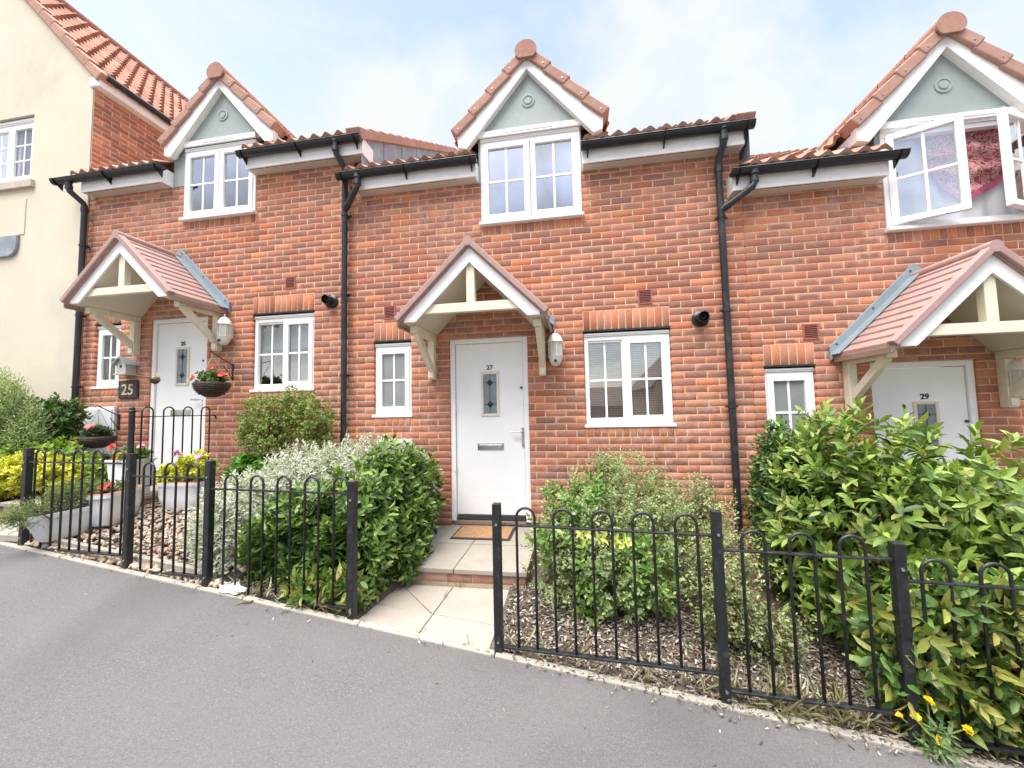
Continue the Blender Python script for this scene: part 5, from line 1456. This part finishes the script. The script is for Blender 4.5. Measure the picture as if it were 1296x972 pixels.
# ------------------------------------------------------------------ things on the walls
def wall_lamp(x, z, label, y=-.0):
    """z = centre of the glass"""
    t = thing('wall_lamp', label, 'lamp', (x, -.0, z), 'half lantern wall lamps')
    c = (x, -.085, z); R_ = .078
    mb = MB(); mb.lathe([(0, .212), (.009, .207), (.011, .196), (.006, .186), (.007, .176), (.030, .168), (.052, .150), (.070, .120), (.080, .090), (.085, .080), (.085, .074), (.074, .072), (0, .072)], c, 24); mb.build('cap', M['lampwhite'], t, smooth=True)
    mb = MB(); mb.lathe([(0, -.188), (.02, -.185), (.045, -.168), (.064, -.135), (.074, -.10), (.080, -.085), (.083, -.078), (0, -.078)], c, 24); bs = mb.build('base', M['lampwhite'], t, smooth=True)
    mb = MB(); mb.lathe([(.016, -.0), (.016, -.014), (0, -.016)], (x, -.150, z - .135), 14, 'y'); mb.build('sensor', M['bevelglass'], bs)
    mb = MB(); mb.lathe([(.069, -.077), (.069, .071)], c, 24); mb.build('shade', M['lampglass'], t, smooth=True, fix=False)
    mb = MB()
    for k in range(8):
        a = 2 * math.pi * (k + .25) / 8; px, py = c[0] + .072 * math.cos(a), c[1] + .072 * math.sin(a); mb.bar((px, py, z - .08), (px, py, z + .075), .009, .009, (math.cos(a), math.sin(a), 0))
    mb.build('lamp_bar', M['lampwhite'], t)
    mb = MB(); mb.box(x - .05, x + .05, -.02, -.002, z - .09, z + .09); mb.build('back_plate', M['lampwhite'], t, bevel=.004)
wall_lamp(-.178, 2.228, 'white half-lantern wall lamp right of the canopy over door 27')
wall_lamp(-4.33, 2.655, 'white half-lantern wall lamp above the hanging basket by door 25')
wall_lamp(3.975, 1.77, 'white half-lantern wall lamp right of door 29')

def meter_box(x0, x1, z0, z1, label, y=-.045):
    t = thing('meter_box', label, 'meter box', ((x0 + x1) / 2, 0, z0))
    mb = MB(); mb.box(x0, x1, y, -.002, z0, z1); mb.build('casing', M['box'], t, bevel=.008)
    mb = MB(); mb.box(x0 + .025, x1 - .025, y - .012, y - .0005, z0 + .03, z1 - .03); d = mb.build('door', M['box'], t, bevel=.006)
    mb = MB(); mb.lathe([(0, -.006), (.014, -.006), (.014, .002)], (x1 - .06, y - .012, (z0 + z1) / 2), 12, 'y'); mb.build('lock', M['grey_plastic'], d)
meter_box(-6.53, -6.03, 1.08, 1.735, 'white meter box on the wall behind the low hanging basket')
meter_box(-2.262, -1.852, .68, 1.268, 'white meter box under the small window of house 27, half hidden by shrubs')
# half-buried gas box
t = thing('gas_box', 'narrow white plastic gas box on the ground left of the landing of door 27', 'meter box', (-1.66, -.1, .2))
mb = MB(); mb.add([(-1.76, -.16, .15), (-1.562, -.16, .15), (-1.562, -.002, .15), (-1.76, -.002, .15), (-1.76, -.13, .70), (-1.562, -.13, .70), (-1.562, -.002, .78), (-1.76, -.002, .78)], [(0, 3, 2, 1), (4, 5, 6, 7), (0, 1, 5, 4), (1, 2, 6, 5), (2, 3, 7, 6), (3, 0, 4, 7)])
mb.build('casing', M['box'], t, bevel=.01)
mb = MB(); mb.obox((-1.661, -.150, .45), (1, 0, 0), (0, .03, .57), (0, 1, 0), .085, .22, .006); mb.build('lid', M['box'], t, bevel=.004)

t = thing('birdhouse', 'small weathered wooden birdhouse with a grey roof above the slate number plate', 'birdhouse', (-5.83, 0, 2.14))
ZB = .045
mb = MB(); mb.box(-5.905, -5.755, -.13, -.003, 2.16, 2.29); mb.prism([(-5.905, 2.2905), (-5.755, 2.2905), (-5.83, 2.365)], -.13, -.003); mb.box(-5.925, -5.735, -.15, -.003, 2.142, 2.159)
mb.build('body', M['nest'], t, bevel=.003)
mb = MB()
for s in (-1, 1): mb.bar((-5.83, -.08, 2.378), (-5.83 + s * .112, -.08, 2.272), .17, .012, (s * .7, 0, .7))
mb.build('roof', M['nestroof'], t)
mb = MB(); mb.lathe([(.0, -.0025), (.02, -.0025), (.02, .003)], (-5.83, -.13, 2.255), 14, 'y'); mb.build('entrance_hole', M['slot'], t)
t = thing('number_plate', 'dark slate house plate reading 25 left of door 25', 'sign', (-5.87, 0, 1.835))
mb = MB(); mb.box(-6.01, -5.705, -.022, -.003, 1.838, 2.078); mb.build('plate', M['slate'], t, bevel=.004)
mb = MB(); ring(mb, -6.005, -5.71, 1.843, 2.073, .008, -.0245, -.021); mb.build('border', M['slot'], t)
text_mesh('25', .20, .004, 'numeral', M['gold'], t, (-5.858, -.025, 1.888), .002)

# little bird in flight in front of door 25
t = thing('bird', 'small dark brown bird flying past the front of door 25 with wings raised', 'bird', (-4.74, -.55, 1.99))
def bird(cx_, cy_, cz_, K=1.5):
    me = bpy.data.meshes.new('body')
    K_ = K; pts = [(-.055, .0, .006), (-.03, 0, .012), (0, 0, .0), (.03, 0, -.004), (.075, .01, -.002)]
    rr = [.006, .022, .028, .02, .004]
    mb = MB(); mb.tube([(cx_ - p[0], cy_ + p[1], cz_ + p[2]) for p in pts], [r_ * 1.15 for r_ in rr], 12)
    mb.add([(cx_ + .052, cy_, cz_ + .014), (cx_ + .052, cy_ + .008, cz_ + .006), (cx_ + .052, cy_ - .008, cz_ + .006), (cx_ + .072, cy_, cz_ + .006)], [(0, 1, 3), (0, 3, 2), (1, 2, 3)])
    mb.add([(cx_ - .06, cy_ - .006, cz_), (cx_ - .06, cy_ + .006, cz_), (cx_ - .115, cy_ + .022, cz_ - .008), (cx_ - .115, cy_ - .022, cz_ - .008)], [(0, 1, 2, 3)])
    mb.build('body', M['feather'], t, smooth=True)
    for s in (-1, 1):
        wv = MB(); V = []
        for k in range(7):
            u_ = k / 6; x = cx_ + .02 - .10 * u_ ** 1.4; y = cy_ + s * (.015 + .06 * u_); z = cz_ + .015 + .075 * u_ - .03 * u_ * u_
            V += [(x + .02 * (1 - u_), y, z), (x - .055 * (1 - .75 * u_), y, z - .006)]
        wv.add(V, [(2 * k, 2 * k + 2, 2 * k + 3, 2 * k + 1) for k in range(6)])
        o = wv.build('wing', M['wing'], t, smooth=True, fix=False); so = o.modifiers.new('thick', 'SOLIDIFY'); so.thickness = .003
bird(-4.74, -.55, 2.0)
t.scale = (1.25, 1.25, 1.25); t.rotation_euler = (.35, .15, 0)

# crumpled white rag by the kerb
mb = MB(); n = 26; V = []
for j in range(n):
    for i in range(n):
        a, b = i / (n - 1) * 2 - 1, j / (n - 1) * 2 - 1
        x = -2.44 + .095 * a * (1 - .25 * b * b) + .004 * math.sin(6 * b); y = fenceY(-2.44) + .0 + .05 * b + .004 * math.sin(5 * a)
        bump = max(0, 1 - a * a) * max(0, 1 - b * b)
        V.append((x, y, G(x, y) + .022 + .045 * bump * (.7 + .3 * math.sin(5 * a + 3 * b)) + .008 * math.sin(9 * a - 5 * b) * bump))
mb.add(V, [(j * n + i, j * n + i + 1, (j + 1) * n + i + 1, (j + 1) * n + i) for j in range(n - 1) for i in range(n - 1)])
tag(mb.build('rag', M['cloth'], smooth=True, fix=False), 'crumpled white rag lying on the kerb under the laurel railing', 'rag')

# vase of flowers on the sill inside window 25
t = thing('vase', 'small red vase with a yellow flower on the inside sill of house 25', 'vase', (-3.42, .22, 1.93))
mb = MB(); mb.lathe([(0, 0), (.035, 0), (.05, .05), (.05, .10), (.032, .13), (.038, .15)], (-3.42, .22, 1.93), 20); mb.build('vessel', simple('red_glaze', (.5, .04, .04), .25), t, smooth=True)
blooms(t, [(-3.42, .20, 2.14), (-3.40, .19, 2.17), (-3.45, .2, 2.17)], .05, [(.85, .65, .05)])

# ------------------------------------------------------------------ house over the road, known from the window reflections
oh = thing('brick_house', 'house across the road, seen only as a reflection in the window glass', 'house', (9.2, -20, -1))
mb = MB(); mb.prism([(4.9, -2), (13.5, -2), (13.5, 3.0), (9.2, 7.6), (4.9, 3.0)], -30, -20); mb.build('wall', simple('tan_wall', (.40, .27, .19), .9), oh)
mb = MB(); mb.add([(4.6, -19.8, 2.75), (4.6, -30, 2.75), (9.2, -30, 7.75), (9.2, -19.8, 7.75), (13.8, -19.8, 2.75), (13.8, -30, 2.75)], [(0, 1, 2, 3), (3, 2, 5, 4)]); o = mb.build('roof', M['tile'], oh); colour_all(o, (.22, .16, .14))
mb = MB(); mb.box(6.2, 7.4, -20.02, -19.9, .6, 1.9); mb.build('window', M['upvc'], oh)
o2 = thing('brick_house', 'long low house far across the road, seen only as a reflection in glass', 'house', (-4, -40, -2))
mb = MB(); mb.box(-30, 9, -46, -40, -3, 1.6); mb.build('wall', simple('brown_wall', (.30, .19, .14), .9), o2)
mb = MB(); mb.add([(-30.3, -39.7, 1.6), (9.3, -39.7, 1.6), (9.3, -43, 3.9), (-30.3, -43, 3.9), (9.3, -46.3, 1.6), (-30.3, -46.3, 1.6)], [(0, 1, 2, 3), (3, 2, 4, 5)]); o = mb.build('roof', M['tile'], o2); colour_all(o, (.22, .16, .14))

# ------------------------------------------------------------------ light: bright overcast
SUN_EL, SUN_AZ = rad(60), rad(205)     # azimuth measured from +Y, clockwise
w = bpy.data.worlds.new('World'); sc.world = w; w.use_nodes = True
nt = w.node_tree; bg = nt.nodes['Background']
sky = nt.nodes.new('ShaderNodeTexSky'); sky.sky_type = 'NISHITA'; sky.sun_disc = False; sky.sun_elevation = SUN_EL; sky.sun_rotation = SUN_AZ
sky.air_density = 1.0; sky.dust_density = .6; sky.ozone_density = 1
tc = nt.nodes.new('ShaderNodeTexCoord')
def wn(scale, det, off, rough=.55):
    mp = nt.nodes.new('ShaderNodeMapping'); mp.inputs['Location'].default_value = off; mp.inputs['Scale'].default_value = (1, 1, 1.8)
    n = nt.nodes.new('ShaderNodeTexNoise'); n.inputs['Scale'].default_value = scale; n.inputs['Detail'].default_value = det; n.inputs['Roughness'].default_value = rough; n.inputs['Distortion'].default_value = .5
    nt.links.new(tc.outputs['Generated'], mp.inputs[0]); nt.links.new(mp.outputs[0], n.inputs['Vector']); return n.outputs[0]
r1 = nt.nodes.new('ShaderNodeMapRange'); nt.links.new(wn(2.3, 7, (.3, 1.1, .2)), r1.inputs[0])
for i, v in enumerate((.40, .60, .15, 1.0)): r1.inputs[i + 1].default_value = v
mx = nt.nodes.new('ShaderNodeMix'); mx.data_type = 'RGBA'
sp0 = nt.nodes.new('ShaderNodeSeparateXYZ'); nt.links.new(tc.outputs['Generated'], sp0.inputs[0])
cz = nt.nodes.new('ShaderNodeMapRange'); cz.interpolation_type = 'SMOOTHSTEP'; nt.links.new(sp0.outputs[2], cz.inputs[0])
for i, v in enumerate((.74, .9, 0, 1)): cz.inputs[i + 1].default_value = v
cmx = nt.nodes.new('ShaderNodeMath'); cmx.operation = 'MAXIMUM'; nt.links.new(cz.outputs[0], cmx.inputs[0]); nt.links.new(r1.outputs[0], cmx.inputs[1])
nt.links.new(cmx.outputs[0], mx.inputs[0]); sg = nt.nodes.new('ShaderNodeVectorMath'); sg.operation = 'MULTIPLY'; nt.links.new(sky.outputs[0], sg.inputs[0]); sg.inputs[1].default_value = (2.05, 1.66, 1.5); nt.links.new(sg.outputs[0], mx.inputs[6])
mx.inputs[7].default_value = (2.95, 3.08, 3.12, 1)
sp_ = nt.nodes.new('ShaderNodeSeparateXYZ'); nt.links.new(tc.outputs['Generated'], sp_.inputs[0])
zr_ = nt.nodes.new('ShaderNodeMapRange'); zr_.interpolation_type = 'SMOOTHSTEP'; nt.links.new(sp_.outputs[2], zr_.inputs[0])
for i, v in enumerate((.77, 1.0, 1.0, 10.5)): zr_.inputs[i + 1].default_value = v
# low sky behind the camera: dimming added to deepen shade under the canopies
fy = nt.nodes.new('ShaderNodeMapRange'); fy.interpolation_type = 'SMOOTHSTEP'; nt.links.new(sp_.outputs[1], fy.inputs[0])
for i, v in enumerate((-.45, .05, .55, 1.0)): fy.inputs[i + 1].default_value = v
lz = nt.nodes.new('ShaderNodeMapRange'); lz.interpolation_type = 'SMOOTHSTEP'; nt.links.new(sp_.outputs[2], lz.inputs[0])
for i, v in enumerate((.30, .60, 0.0, 1.0)): lz.inputs[i + 1].default_value = v
mxx = nt.nodes.new('ShaderNodeMath'); mxx.operation = 'MAXIMUM'; nt.links.new(fy.outputs[0], mxx.inputs[0]); nt.links.new(lz.outputs[0], mxx.inputs[1])
mul = nt.nodes.new('ShaderNodeMath'); mul.operation = 'MULTIPLY'; nt.links.new(mxx.outputs[0], mul.inputs[0]); nt.links.new(zr_.outputs[0], mul.inputs[1])
vm = nt.nodes.new('ShaderNodeVectorMath'); vm.operation = 'SCALE'; nt.links.new(mx.outputs[2], vm.inputs[0]); nt.links.new(mul.outputs[0], vm.inputs[3])
nt.links.new(vm.outputs[0], bg.inputs[0]); bg.inputs[1].default_value = .12
sd = bpy.data.lights.new('sun', 'SUN'); sd.energy = 1.5; sd.angle = rad(40); sd.color = (1, .965, .91)
so = bpy.data.objects.new('sun', sd); COL.objects.link(so)
d = Vector((math.sin(SUN_AZ) * math.cos(SUN_EL), math.cos(SUN_AZ) * math.cos(SUN_EL), math.sin(SUN_EL)))
so.rotation_euler = d.to_track_quat('Z', 'Y').to_euler(); so.location = (0, -6, 12)

vs = sc.view_settings
sc.display_settings.display_device = 'sRGB'
vs.view_transform = 'Standard'; vs.look = 'None'; vs.exposure = 1.4; vs.gamma = 1; vs.use_curve_mapping = False
sc.cycles.max_bounces = 8; sc.cycles.transparent_max_bounces = 12
sc.cycles.use_denoising = True
try:
    sc.cycles.denoising_input_passes = 'RGB_ALBEDO_NORMAL'; sc.cycles.denoising_prefilter = 'NONE'
except Exception: pass
